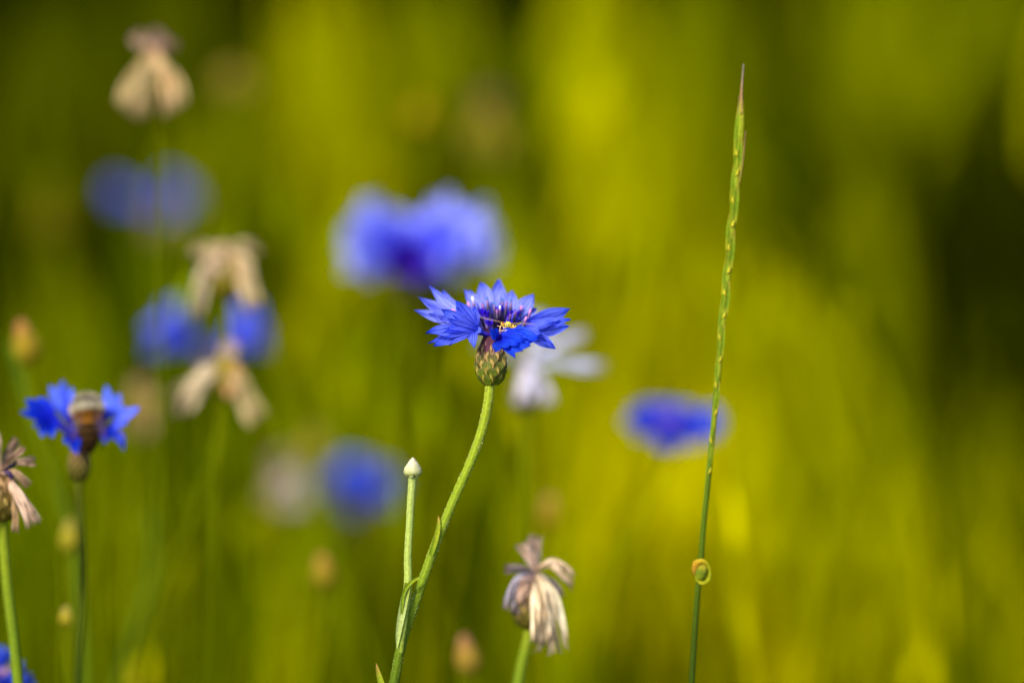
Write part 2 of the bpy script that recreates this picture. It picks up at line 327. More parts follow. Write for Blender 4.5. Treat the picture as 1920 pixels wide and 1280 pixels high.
for (px, py, d, r_, k) in [(330, 1110, 1.25, .004, 'o'), (265, 1290, 1.2, .003, 'Y'), (100, 400, 1.45, .006, 'o'), (540, 1120, 1.3, .004, 'y'), (1090, 1080, 1.35, .004, 'y'), (480, 1010, 1.3, .003, 'y'), (960, 560, 1.3, .004, 'y'),
                       (1040, 1120, 1.3, .004, 'G'), (760, 1060, 1.35, .004, 'y'), (1480, 860, 1.45, .005, 'Y'), (1560, 1010, 1.4, .004, 'y'), (1240, 1010, 1.35, .004, 'y'), (1700, 700, 1.5, .005, 'o'), (1840, 980, 1.45, .004, 'y'), (610, 520, 1.4, .004, 'y'), (1120, 220, 1.5, .005, 'Y'), (1600, 420, 1.5, .005, 'y')]:
    p = P(px, py, d); c = PAL[k]; m_ = gy if k in 'Yyo' else gg     # panicles of the grass
    for q in range(26):
        o = Vector((rng.gauss(0, .5), rng.gauss(0, .5), rng.gauss(0, .9))) * r_
        blade(m_, p + o, p + o * 1.1 + Vector((rng.uniform(-.003, .003), rng.uniform(-.003, .003), .005)), .003, tuple(v * rng.uniform(.8, 1.1) for v in c), Vector((0, 0, 0)), 3)
    blade(m_, Vector((p.x + rng.uniform(-.03, .03), p.y, 0)), p, .0016, c, Vector((.01, 0, 0)), 8)
tag(gy.build('yellow_grass', 'grass'), 'ripening yellow green meadow grass out of focus behind the flowers', 'grass', kind='stuff')
tag(gg.build('green_grass', 'grass'), 'darker green meadow grass, with blades coloured as shaded gaps, out of focus behind the flowers', 'grass', kind='stuff')

# ------------------------------------------------------------------ plant parts
def involucre(mb, base, axis, h, r, cs=None, rows=6, per=9, edgec=None):
    """egg of overlapping fringed bracts"""
    axis = axis.normalized(); a = axis.orthogonal().normalized(); b = axis.cross(a)
    c0 = cs[0] if cs else GREEN; c1 = cs[1] if cs else (0.16, 0.06, 0.07)
    def rad(t): return r * (0.42 + 0.58 * math.sin(min(1, t / 0.42) * math.pi / 2)) if t < 0.42 else r * (1 - 0.48 * ((t - 0.42) / 0.58) ** 1.5)
    lathe(mb, base, axis, [(0, r * .3)] + [(h * t, rad(t) * 0.93) for t in (0.03, .1, .2, .3, .42, .55, .7, .85, 1)] + [(h, r * .2)], [lerp(c0, (0, 0, 0), .3), lerp(c0, (0, 0, 0), .3), lerp(c1, (0, 0, 0), .3)], 16)
    for row in range(rows):
        t0 = row / rows * 0.78; L = h * (0.33 + 0.05 * row / rows)
        for k in range(per):
            th = 2 * math.pi * (k + 0.5 * (row % 2) + rng.uniform(-.08, .08)) / per
            rd = a * math.cos(th) + b * math.sin(th)
            p0 = base + axis * h * t0 + rd * rad(t0) * 0.97; t1 = min(1, t0 + L / h)
            p1 = base + axis * h * t1 + rd * (rad(t1) + r * 0.05)
            wd = 2 * math.pi * rad(min(.95, t0 + .15)) / per * 1.15; cc = lerp(c0, c1, (t0 / .78) ** 1.5)
            g = rng.uniform(.8, 1.2); cc = tuple(x * g for x in cc)
            edge = edgec or lerp((0.38, 0.30, 0.04), (0.36, 0.19, 0.10), t0 / .78)
            bul = rd * r * 0.10
            # fringe (behind, wider, toothed) then the green scale in front
            lobe(mb, p0 + rd * r * .02, p1 + axis * h * .015, axis.cross(rd), wd * 1.08, [lerp(cc, edge, .5), edge, edge, edge], bulge=bul, nl=8, nw=4, cup=-0.15)
            dk_ = tuple(x * .6 for x in cc)
            lobe(mb, p0 + rd * r * .05, p1 - axis * h * .05 + rd * r * .03, axis.cross(rd), wd * 0.74, [cc, dk_, lerp(dk_, c1, .5)], bulge=bul * 1.25, nl=7, nw=4, cup=-0.2)
            for q in range(7):   # teeth of the fringe
                tt = 0.35 + 0.6 * q / 6
                for sgn in (-1, 1):
                    w_ = wd * 0.5 * math.cos(max(0, (tt - .5) / .5) ** 1.25 * math.pi / 2) ** .85
                    e0 = p0.lerp(p1, tt) + bul * 4 * tt * (1 - tt) + axis.cross(rd) * sgn * w_ * .95 + rd * r * .03
                    e1 = e0 + (axis.cross(rd) * sgn * .7 + axis * .8).normalized() * r * 0.13 + rd * r * .05
                    s_ = axis * r * 0.03
                    mb.add([e0 - s_, e0 + s_, e1], [(0, 1, 2)], [edge, edge, tuple(x * 1.25 for x in edge)])
def ground_stem(pts, sway=0.0):
    """continues a list of world points down to the soil"""
    last = pts[-1]; v = (pts[-1] - pts[-2]).normalized()
    g = Vector((last.x + v.x / max(.3, -v.z) * 0.10 + sway, last.y + 0.0, 0.0))
    m = last.lerp(g, 0.35) + Vector((v.x * 0.03, 0, 0)); return pts + [m, g]
def plant_stem(px_pts, d, r, root, cs=(GREEN_Y, GREEN, GREEN), name='stem', hairs=0, ribs=0.10, sway=0.0, jitter=0.0, ddepth=None, dens=6):
    w_ = [P(x, y, d + (ddepth[i] if ddepth else 0)) for i, (x, y) in enumerate(px_pts)]
    nin = len(w_); full = ground_stem(w_, sway); path = catmull(w_, (nin - 1) * dens); npx = len(path)
    a_, g_ = w_[-1], full[-1]; hL = (g_ - a_).length; t0 = (path[-1] - path[-2]).normalized() * hL * .8; t1 = Vector((0, 0, -1)) * hL * .8
    for k in range(1, 13):      # smooth run from the last seen point to the soil
        t = k / 12; path.append(a_ * (2 * t ** 3 - 3 * t * t + 1) + t0 * (t ** 3 - 2 * t * t + t) + g_ * (3 * t * t - 2 * t ** 3) + t1 * (t ** 3 - t * t))
    mb = MB(); tube(mb, path, [r, r * .95, r * .95, r, r * 1.1], list(cs), ns=12, ribs=ribs, jitter=jitter)
    for i in range(hairs):
        k = rng.randrange(0, npx - 1); p = path[k].lerp(path[k + 1], rng.random())
        dr = Vector((rng.uniform(-1, 1), rng.uniform(-1, 1), rng.uniform(-.3, .8))).normalized()
        q = p + dr * r * rng.uniform(1.1, 1.45); s_ = Vector((0, 0, 0.00009)); c = (0.55, 0.55, 0.22)
        mb.add([p + dr * r * .9 - s_, p + dr * r * .9 + s_, q], [(0, 1, 2)], [c, c, c])
    return full[-1], mb
def start_plant(name, label, cat, group, px_pts, d, r, **kw):
    soft = d > 1.0 and 'cs' not in kw
    if soft: kw['cs'] = [(.17, .19, .002), (.13, .16, .001), (.10, .13, .001)]; r *= .7
    g, mb = plant_stem(px_pts, d, r, None, **kw)
    root = thing(name, g, label, cat, group); st = mb.build('stem', 'stem_soft' if d > 1.0 else 'stem', root, g)
    return root, g, st

def stamens(root, g, ctr, axis, r, n, h, dark=(0.02, 0.005, 0.06)):
    mb = MB()
    for i in range(n):
        th = rng.uniform(0, 6.28); a = axis.orthogonal().normalized(); b = axis.cross(a)
        rd = a * math.cos(th) + b * math.sin(th); k = rng.uniform(.3, 1)
        p0 = ctr + rd * r * k * .5; p1 = ctr + rd * r * k + axis * h * .5; p2 = ctr + rd * r * k * 1.15 + axis * h
        tube(mb, catmull([p0, p1, p2], 6), [.00035, .0004, .0004, .0002], [dark, dark, (.12, .03, .2), (.5, .25, .5)], ns=6)
    mb.build('stamens', 'stamen', root, g)
def cornflower(label, group, px_pts, d, scale, florets, axis=None, tilt=(0, 0), cb=BLUE, cl=BLUE_L, r=0.0009, inv_h=0.010, inv_r=0.0036,
               invcol=None, cat='cornflower', name='cornflower', nlobe=6, stam=10, sway=0.0, cv=VIOLET):
    """florets: list of (azimuth deg [0 = right, 90 = away, -90 = to the viewer], elevation deg, length mm, spread mm)"""
    root, g, st = start_plant(name, label, cat, group, px_pts, d, r, sway=sway)
    top = P(px_pts[0][0], px_pts[0][1], d); ax = Vector((tilt[0], tilt[1], 1)).normalized()
    mb = MB(); involucre(mb, top - ax * .0006, ax, inv_h, inv_r, invcol, rows=5, per=8); mb.build('involucre', 'bract', root, g)
    c = top + ax * inv_h * .95
    for (az, el, L, sp, *vi) in florets:
        dr = Vector((math.cos(R(az)) * math.cos(R(el)), math.sin(R(az)) * math.cos(R(el)), math.sin(R(el))))
        dr = (dr + Vector((tilt[0], tilt[1], 0)) * .6).normalized()
        L *= .001 * scale; sp *= .001 * scale
        thr = c + dr * L * .42 + Vector((0, 0, 0.0015)); a = dr.orthogonal().normalized(); b = dr.cross(a); ph = rng.uniform(0, 6)
        tips = []
        for k in range(nlobe):
            th = ph + 2 * math.pi * k / nlobe + rng.uniform(-.15, .15)
            o = (a * math.cos(th) + b * math.sin(th)); f = rng.uniform(.85, 1.1)
            tips.append((thr + dr * L * .58 * f + o * sp * .5 * f, sp * 0.48))
        fm = MB(); k1, k2 = ((.05, .008, .36), (.06, .02, .5)) if vi else (cb, cl)
        floret(fm, [c, c + dr * L * .2 + Vector((0, 0, .0012)), thr], .0005, .0013 * scale, tips, [cv, lerp(cv, k1, .5), k1], [k1, k1, k2, k2], nl=7, nw=4)
        fm.build('petal', 'petal_soft', root, g)
    if stam: stamens(root, g, c, ax, .004 * scale, stam, .0065 * scale)
    return root
def ring(n, el, L, sp, a0=0, var=8):
    return [(a0 + 360 * i / n + rng.uniform(-6, 6), el + rng.uniform(-var, var), L * rng.uniform(.9, 1.08), sp) for i in range(n)]

def dried(label, group, px_pts, d, strips, r=0.0009, inv=(0.010, 0.0036), tilt=(0, 0), cs_inv=((0.16, 0.14, 0.02), (0.16, 0.09, 0.04)), dark=0,
          name='withered_cornflower', cat='withered flower', head=None, invshift=0.0):
    """strips: shrivelled florets, each (list of photo points with depth offset mm, width mm, pigment, end spread)"""
    root, g, st = start_plant(name, label, cat, group, px_pts, d, r)
    top = P(px_pts[0][0], px_pts[0][1], d); ax = Vector((tilt[0], tilt[1], 1)).normalized()
    mb = MB(); involucre(mb, top - ax * .0005, ax, inv[0], inv[1], cs_inv, rows=5, per=8, edgec=(.34, .26, .01) if d > 1.02 else None); mb.build('involucre', 'bract', root, g)
    if d > 1.02: strips = [(p_, w_ * .82, (min(.85, c_[0] * 1.18), min(.8, c_[1] * 1.14), min(.9, c_[2] * .95)), s_) for p_, w_, c_, s_ in strips]
    else: strips = [(p_, w_ * (.72 if d < .98 else .92), tuple(min(.88, x * f) for x, f in zip(c_, (1.3, 1.2, 1.05))) if c_[0] > .3 else c_, s_) for p_, w_, c_, s_ in strips]
    for pts, wd, col, spread in strips:
        wp = [P(x, y, d + z * .001) for x, y, z in pts]; wd *= .001
        fm = MB(); near = d < 1.02; nr = 8 if near else 6
        v = (wp[-1] - wp[0]); side = v.cross(FWD).normalized(); tot = v.length
        for k in range(nr):
            f = (k + .5) / nr * 2 - 1; kk = rng.uniform(.78, 1.08)
            pts2 = [wp[0] + side * f * wd * .12 + FWD * rng.uniform(-.1, .1) * wd]
            for m_ in range(1, 4):
                q_ = wp[m_] if m_ < 3 else wp[2].lerp(wp[3], kk)
                pts2.append(q_ + side * (f * wd * (.30 + .17 * m_ * spread) * .9 + rng.uniform(-.06, .06) * wd) + FWD * rng.uniform(-.35, .35) * wd)
            pa = catmull(pts2, 18); n_ = len(pa); tw = rng.uniform(-1.6, 1.6); a0 = rng.uniform(-.7, .7); ph = rng.uniform(0, 6)
            g_ = rng.uniform(.8, 1.15); base_c = tuple(x * g_ for x in lerp(col, rng.choice([TAN, CREAM, PINKT, col, col, col]) if near else col, .3)); vs = []; cl_ = []; uv_ = []
            wr = wd * rng.uniform(.26, .44) * (1.25 if not near else 1)
            for i_, p_ in enumerate(pa):
                t_ = i_ / (n_ - 1); tg_ = (pa[min(i_ + 1, n_ - 1)] - pa[max(i_ - 1, 0)]).normalized(); sd0 = tg_.cross(FWD).normalized(); nn = tg_.cross(sd0)
                an = a0 + tw * t_ + .5 * math.sin(7 * t_ + ph); sv = sd0 * math.cos(an) + nn * math.sin(an); nv = nn * math.cos(an) - sd0 * math.sin(an)
                prof_ = (.35 + .65 * min(1, t_ * 2.2)) * (1 - max(0, (t_ - .85) / .15) ** 2 * .85) * (1 + .18 * math.sin(11 * t_ + ph * 2))
                cc_ = lerp(base_c, lerp(base_c, BROWN, .75), max(0, (t_ - .82) / .18)) if t_ > .2 else lerp(lerp(base_c, PINKT, .5), base_c, t_ / .2)
                for q2 in range(5):
                    s2 = q2 / 4 * 2 - 1
                    vs.append(p_ + sv * wr * .5 * prof_ * s2 + nv * wr * .5 * (.55 * s2 * s2 + .22 * math.sin(9 * t_ + 4 * s2 + ph)))
                    cl_.append(cc_ if q2 != 2 else tuple(x * .8 for x in cc_)); uv_.append((q2 / 4, t_))
            fm.add(vs, [(a_ * 5 + b2, a_ * 5 + b2 + 1, a_ * 5 + 6 + b2, a_ * 5 + 5 + b2) for a_ in range(n_ - 1) for b2 in range(4)], cl_, uv_)
            if near:    # a loose fibre
                e_ = pa[-1]; tube(fm, catmull([pa[n_ // 2], pa[-3] + side * rng.uniform(-.2, .2) * wd, e_ + v.normalized() * rng.uniform(0, .25) * wd + side * rng.uniform(-.4, .4) * wd], 8), [.00012, .0001, .00004], [base_c, lerp(base_c, BROWN, .6)], ns=4)
        fm.build('petal', 'dry', root, g)
    if dark:
        c = top + ax * inv[0]; stamens(root, g, c, ax, .003, dark, .005)
    return root

def bud(label, group, px_pts, d, h, r_, cs, r=0.0009, tipcol=None, tilt=(0, 0), name='flower_bud', sway=0.0):
    cs = [tuple(x * f for x, f in zip(c, (1.0, .9, .25))) for c in cs]; tipcol = tuple(x * f for x, f in zip(tipcol, (.9, .85, .4)))
    root, g, st = start_plant(name, label, 'flower bud', group, px_pts, d, r, sway=sway)
    top = P(px_pts[0][0], px_pts[0][1], d); ax = Vector((tilt[0], tilt[1], 1)).normalized()
    h *= .88; r_ *= .78
    mb = MB(); involucre(mb, top - ax * .0005, ax, h * .82, r_, cs, rows=5, per=8, edgec=lerp(cs[0], cs[1], .6)); mb.build('involucre', 'bract', root, g)
    mb = MB(); c = top + ax * h * .62; tc = tipcol or cs[1]
    for k in range(9):
        th = k * 2.4; rd = Vector((math.cos(th), math.sin(th), 0)) * r_ * .45 * (.4 + .6 * (k % 3) / 2)
        tube(mb, catmull([c + rd, c + rd * 1.1 + ax * h * .2, c + rd * .5 + ax * h * (.30 + .08 * (k % 3))], 6), [r_ * .2, r_ * .28, r_ * .25, r_ * .05], [tc, tc], ns=6)
    mb.build('petal_tips', 'dry', root, g)
    return root

# ------------------------------------------------------------------ THE MAIN CORNFLOWER (in focus)
D0 = 0.96
main_px = [(919, 722), (914, 762), (902, 812), (884, 862), (861, 914), (838, 968), (817, 1020), (796, 1078), (775, 1140), (755, 1200), (738, 1285)]
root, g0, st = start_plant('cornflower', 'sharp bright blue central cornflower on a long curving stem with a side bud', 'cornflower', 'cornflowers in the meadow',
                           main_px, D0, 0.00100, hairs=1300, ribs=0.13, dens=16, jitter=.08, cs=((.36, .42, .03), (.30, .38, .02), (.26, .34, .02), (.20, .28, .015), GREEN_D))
def Z(x, y, dd=0):    # point of the flower head close-up (units of 0.0216 mm)
    return P(770 + x / 5.565, 510 + y / 5.565, D0 - dd * 0.0000216)
ibase = Z(840, 1180); iax = (Z(835, 640) - ibase).normalized()
mb = MB(); involucre(mb, ibase, iax, (Z(835, 720) - ibase).length, 0.0031, (GREEN, (0.17, 0.06, 0.07)), rows=5, per=7)
# purple inner bract neck
lathe(mb, Z(838, 900), iax, [(0, .0024), (.0022, .0026), (.004, .0021), (.0055, .0017), (.0068, .0019)], [(.14, .05, .05), (.1, .03, .05), (.02, .004, .02)], 14, .08)
for k in range(12):
    th = k * .524; a = iax.orthogonal().normalized(); rd = a * math.cos(th) + iax.cross(a) * math.sin(th)
    c = rng.choice([(.30, .12, .12), (.45, .28, .16), (.12, .03, .06)])
    lobe(mb, Z(838, 950) + rd * .0029, Z(838, 690) + rd * .0020, iax.cross(rd), .0017, [c, c, (.10, .03, .05), (.06, .02, .03)], bulge=rd * .0004, nl=8, nw=4)
mb.build('involucre', 'bract', root, g0)

def mainpetal(path, r0, r1, tips, ct, clb, **kw):
    mb = MB(); U = 0.0000216; T_ = path[-1]; ex = []
    for x, y, z, wd in tips:      # ragged little side teeth
        if wd > 125:
            for q_ in range(2): ex.append((T_[0] + (x - T_[0]) * rng.uniform(.66, .88) + rng.uniform(-50, 50), T_[1] + (y - T_[1]) * rng.uniform(.66, .88) + rng.uniform(-50, 50), z + 8, rng.uniform(45, 75)))
    tips = tips + ex
    floret(mb, [Z(*p) for p in path], r0 * U, r1 * U, [(Z(x, y, z), wd * U) for x, y, z, wd in tips], ct, clb, nl=16, nw=12, ns=14, wave=.028, face=.75, **kw)
    mb.build('petal', 'petal', root, g0)
LT = [lerp(BLUE, BLUE_L, .5), BLUE_L, (0.16, .22, .86), BLUE_L]
PL = [(.16, .16, .80), (.33, .35, .93), (.24, .27, .93), (.07, .11, .86)]  # back florets: light on their inner faces put into the colour
DK = [(0.008, .02, .58), (.015, .055, .72), (.018, .075, .76), (.008, .04, .68)]  # front floret: shade of its underside put into the colour
MD = [(.03, .05, .72), (.11, .15, .87), (.125, .17, .89), (.02, .07, .78)]
# left, behind: pale
mainpetal([(850, 640, 0), (720, 600, -120), (600, 540, -180)], 28, 60, [(195, 150, -420, 150), (325, 205, -520, 90), (78, 258, -360, 140), (28, 395, -220, 120), (160, 325, -200, 90), (188, 430, -60, 150)], [VIOLET, BLUE], PL, bul=.03)
# left, front
mainpetal([(850, 660, 40), (760, 640, 100), (665, 590, 140)], 26, 55, [(470, 298, 220, 165), (668, 352, 160, 125), (316, 383, 280, 150), (158, 637, 330, 165), (238, 768, 330, 185), (180, 742, 160, 90), (668, 792, 300, 100), (742, 628, 180, 80), (620, 712, 200, 40)], [VIOLET, BLUE], MD, bul=.07)
# behind: two pale trumpets
mainpetal([(870, 620, -40), (850, 560, -180), (800, 440, -280)], 26, 70, [(556, 178, -480, 150), (732, 104, -560, 170), (830, 240, -600, 120), (640, 300, -420, 110)], [VIOLET, (.1, .1, .8)], PL, bul=.04)
mainpetal([(900, 620, -40), (930, 560, -180), (960, 440, -280)], 26, 70, [(912, 78, -600, 175), (1062, 188, -560, 200), (1010, 300, -500, 110)], [VIOLET, (.1, .1, .8)], PL, bul=.04)
mainpetal([(920, 630, -20), (1020, 570, -120), (1100, 480, -200)], 26, 60, [(1285, 224, -440, 170), (1318, 380, -380, 130), (1200, 330, -460, 120)], [VIOLET, (.1, .1, .8)], PL, bul=.04)
# right
mainpetal([(920, 640, 0), (1060, 610, 20), (1180, 590, 20)], 26, 60, [(1668, 378, -140, 175), (1670, 496, 60, 150), (1503, 518, 160, 90), (1658, 566, 60, 165), (1514, 802, 160, 130), (1362, 645, 260, 110), (1430, 460, -120, 140)], [VIOLET, BLUE], MD, bul=.05)
# front: opens towards the viewer
mainpetal([(860, 650, 60), (900, 690, 180), (935, 690, 330)], 26, 50, [(828, 612, 420, 130), (1066, 588, 330, 110), (1190, 640, 480, 110), (1342, 684, 560, 230), (1255, 770, 590, 220), (1170, 822, 560, 200), (1094, 897, 560, 95), (882, 842, 480, 110), (1015, 792, 540, 120)], [VIOLET, BLUE_D], DK, bul=.04)
# disc florets: small violet lobes with whitish tubes
for i in range(11):
    th = rng.uniform(0, 2 * math.pi); rr = rng.uniform(.35, 1)
    x0 = 900 + 90 * math.cos(th) * rr; z0 = -60 + 110 * math.sin(th) * rr
    x1 = 900 + 250 * math.cos(th) * rr; z1 = -60 + 300 * math.sin(th) * rr; yb = rng.uniform(430, 510) - z1 * -.0
    yb = yb - (0 if z1 > -100 else 30)
    if z1 > 120: yb = 560
    mb = MB(); U = .0000216
    tips = []
    for k in range(5):
        t2 = 2 * math.pi * k / 5 + i
        tips.append((Z(x1 + 45 * math.cos(t2) + (x1 - x0) * .3, yb - 50 - rng.uniform(0, 45), z1 + 45 * math.sin(t2)), 34 * U))
    floret(mb, [Z(x0, 650, z0), Z(x0 * .5 + x1 * .5, 600, (z0 + z1) / 2), Z(x1, yb, z1)], 13 * U, 22 * U, tips, [(.25, .06, .35), (.55, .38, .75), (.10, .03, .6)], [(.06, .01, .55), (.04, .01, .65), (.05, .03, .7)], ns=8, nl=6, nw=4, bul=.03)
    mb.build('disc_floret', 'petal', root, g0)
# dark curved anther tubes with pinkish or teal tips
ST = [((870, 600), (700, 480), (645, 268), -260, 'w'), ((860, 600), (660, 470), (600, 325), -200, 'p'), ((860, 610), (640, 480), (575, 355), -100, 'w'),
      ((850, 620), (600, 500), (440, 395), -60, 'p'), ((820, 560), (775, 450), (748, 340), 60, 'd'), ((870, 560), (815, 420), (796, 275), -280, 't'),
      ((905, 560), (930, 460), (932, 362), 100, 'w'), ((930, 560), (955, 430), (955, 290), -300, 't'), ((940, 560), (985, 450), (1000, 322), 40, 'd'),
      ((950, 560), (1030, 440), (1050, 292), -260, 't'), ((960, 570), (1110, 480), (1158, 365), -220, 'p'), ((980, 600), (1190, 560), (1250, 395), -60, 'p'),
      ((960, 600), (1150, 590), (1205, 478), 60, 'p')]
ST += [((880, 600), (800, 500), (770, 400), -120, 'd'), ((900, 580), (880, 450), (870, 330), -220, 't'), ((920, 600), (1060, 520), (1095, 420), -120, 'd'), ((880, 600), (740, 520), (690, 430), -60, 'p'), ((920, 590), (905, 480), (900, 400), 0, 'd'), ((930, 600), (1020, 520), (1040, 430), 60, 'd')]
TC = {'w': (.8, .8, .95), 'p': (.75, .25, .5), 't': (.02, .13, .35), 'd': (.3, .1, .3)}
for a, b, c, z, tc in ST:
    mb = MB(); U = .0000216
    pa = catmull([Z(a[0], a[1], z * .3), Z(b[0], b[1], z * .8), Z(c[0], c[1], z)], 12)
    dk = (.012, .003, .03)
    tube(mb, pa, [15 * U, 23 * U, 24 * U, 17 * U, 13 * U], [(.05, .0, .12), dk, dk, dk, dk, dk, (.05, .01, .09), (.16, .04, .2), TC[tc]], ns=8)
    tube(mb, [pa[-1], pa[-1] + (pa[-1] - pa[-2]).normalized() * 14 * U], [15 * U, 17 * U, 8 * U], TC[tc], ns=8)
    mb.build('stamen', 'stamen', root, g0)
# side shoot with pale bud
mb = MB()
sh = [(774, 892), (771, 930), (768, 985), (765, 1040), (765, 1095), (758, 1150), (753, 1195), (752, 1225)]
tube(mb, catmull([P(x, y, D0 - .002 - .001 * 0) for x, y in sh], 50), [.00090, .00078, .0008, .0009, .0009, .0005], [(.42, .48, .12), (.42, .50, .10), (.38, .46, .08), (.25, .32, .03)], ns=12, ribs=.10, jitter=.05)
shoot = mb.build('side_shoot', 'stem', root, g0)
mb = MB(); b0 = P(774, 893, D0 - .002)
lathe(mb, b0, UP, [(0, .0011), (.0003, .0019), (.0010, .00215), (.0020, .0019), (.0030, .0012), (.0038, .00055), (.0043, .0001)], [GREEN_Y, (.36, .38, .12), (.55, .50, .26), (.62, .55, .36), (.66, .56, .38)], 14, .03)
for row in range(3):
    for k in range(7):
        th = 2 * math.pi * (k + row * .5) / 7; rd = Vector((math.cos(th), math.sin(th), 0))
        c = lerp((.40, .42, .14), (.66, .58, .38), row / 2)
        lobe(mb, b0 + UP * (.0002 + .0008 * row) + rd * (.00165 - .0002 * row), b0 + UP * (.0020 + .001 * row) + rd * (.0018 - .0006 * row), UP.cross(rd), .0015, [c, c, (.70, .62, .45), (.35, .22, .12)], bulge=rd * .00015, nl=6, nw=4)
mb.build('bud', 'bract', shoot, g0)
# small leaves on the stems
def leaf(pts, d, wd, cs, parent, g, m='stem', side=None):
    mb = MB(); pa = catmull([P(x, y, d + z) for x, y, z in pts], 18); n = len(pa); vs = []; cl = []; uv = []
    for i, p in enumerate(pa):
        t = i / (n - 1); tg = (pa[min(i + 1, n - 1)] - pa[max(i - 1, 0)]).normalized(); sd_ = side or tg.cross(FWD).normalized()
        ww = wd * .5 * (math.sin(math.pi * min(1, .25 + t * .75)) ** .7 if t < .999 else .02)
        for k in range(5):
            s = k / 4 * 2 - 1; vs.append(p + sd_ * ww * s + FWD * ww * .5 * s * s * -1); cl.append(colat(cs, t)); uv.append(((s + 1) / 2, t))
    mb.add(vs, [(i * 5 + k, i * 5 + k + 1, i * 5 + 6 + k, i * 5 + 5 + k) for i in range(n - 1) for k in range(4)], cl, uv)
    return mb.build('leaf', m, parent, g)
leaf([(808, 1040, -.0012), (817, 1010, -.0015), (822, 985, -.0013), (822, 966, -.001)], D0, .0012, [GREEN, GREEN_Y, GREEN_Y, (.4, .2, .05)], root, g0)
leaf([(785, 1082, -.003), (770, 1092, -.0035), (757, 1112, -.0035), (753, 1150, -.003), (750, 1195, -.002)], D0, .0008, [GREEN_Y, GREEN, GREEN], root, g0)
leaf([(765, 1092, -.003), (757, 1130, -.003), (748, 1180, -.003), (744, 1216, -.003)], D0, .0017, [GREEN_Y, (.40, .46, .14), (.36, .42, .10)], root, g0)
leaf([(742, 1330, .0), (722, 1300, 0), (712, 1270, 0), (705, 1242, 0)], D0, .0016, [GREEN, GREEN_Y, GREEN_Y, (.4, .2, .05)], root, g0)

# ------------------------------------------------------------------ hoverfly on the main flower
def H(x, y, dd=0):   # hoverfly close-up units: photo px = 920 + x/24
    return P(920 + x / 24, 590 + y / 24, D0 - .0062 - dd * .000005)
hp = [H(470, 440), H(560, 420), H(700, 430), H(850, 470), H(980, 510), H(1080, 560), H(1110, 640), H(1100, 700)]
hroot = H(800, 640)
mb = MB(); U = .000005
YL = (.60, .37, .02); BK = (.03, .02, .005); OR = (.6, .30, .02)
pa = catmull(hp, 56); n = len(pa); ns = 14; vs = []; cl = []; prev = UP
for i, p in enumerate(pa):
    t = i / (n - 1); tg = (pa[min(i + 1, n - 1)] - pa[max(i - 1, 0)]).normalized(); a = (prev - tg * prev.dot(tg)).normalized(); prev = a; b = tg.cross(a)
    r_ = radat([55, 110, 100, 70, 135, 150, 140, 105, 85, 100, 105, 95, 80, 50, 15], t) * U
    for k in range(ns):
        th = 2 * math.pi * k / ns; vs.append(p + (a * math.cos(th) + b * math.sin(th)) * r_)
        up_ = math.cos(th)
        c = YL
        if .08 < t < .2 and up_ > -.2: c = (.30, .08, .02)            # eye
        elif .2 < t < .42: c = (.85, .62, .02) if (up_ > .55 and t > .27) else (BK if (k + i) % 5 < 2 and up_ > -.5 else (.55, .42, .08))
        elif t >= .42: c = BK if (int(t * 24) % 3 == 0 and up_ > -.1) else (YL if t < .8 else OR)
        cl.append(c)
fs = [(i * ns + k, i * ns + (k + 1) % ns, (i + 1) * ns + (k + 1) % ns, (i + 1) * ns + k) for i in range(n - 1) for k in range(ns)]
mb.add(vs, fs + [tuple(range(ns))[::-1], tuple((n - 1) * ns + k for k in range(ns))], cl)
for L in ([(480, 480, 40), (430, 560, 120), (415, 700, 160), (405, 870, 160)], [(640, 540, 60), (690, 690, 130), (480, 720, 190), (340, 730, 190), (315, 860, 190)],
          [(560, 500, 90), (600, 600, 140), (720, 700, 150), (560, 730, 140)], [(1000, 560, 60), (1100, 660, 60), (1180, 700, 60), (1290, 860, 90)],
          [(900, 580, 60), (1000, 700, 90), (1050, 780, 100), (1030, 860, 100)], [(520, 470, -60), (420, 520, -90), (290, 500, -90)]):
    tube(mb, catmull([H(*q) for q in L], 14), [24 * U, 20 * U, 13 * U, 11 * U], [YL, (.75, .5, .2), (.8, .5, .35)], ns=6)
for sgn in (-1, 1): tube(mb, catmull([H(460, 400, sgn * 25), H(425, 380, sgn * 40), H(400, 395, sgn * 50)], 6), [10 * U, 12 * U, 5 * U], [OR, BK], ns=5)
hf = mb.build('hoverfly', 'insect', None, hroot)
tag(hf, 'tiny yellow and black hoverfly feeding in the sharp central cornflower', 'hoverfly')
for (a, b_) in (((560, 330, 0), (-620, 60, -30)), ((860, 385, 20), (2120, 430, 60))):
    A = H(*a); B = H(*b_); mb = MB()
    wv = (FWD * .93 + UP * .25).normalized()
    lobe(mb, A, B, wv, .0018, [(.4, .25, .10), (.35, .22, .12), (.4, .25, .15)], w0=.2, nl=12, nw=6, cup=.1)
    tube(mb, catmull([A, A.lerp(B, .5) - wv * .0006 , B], 8), [12 * U, 10 * U, 4 * U], [(.35, .15, .05), (.4, .2, .12)], ns=5)
    mb.build('wing', 'wing', hf, hroot)

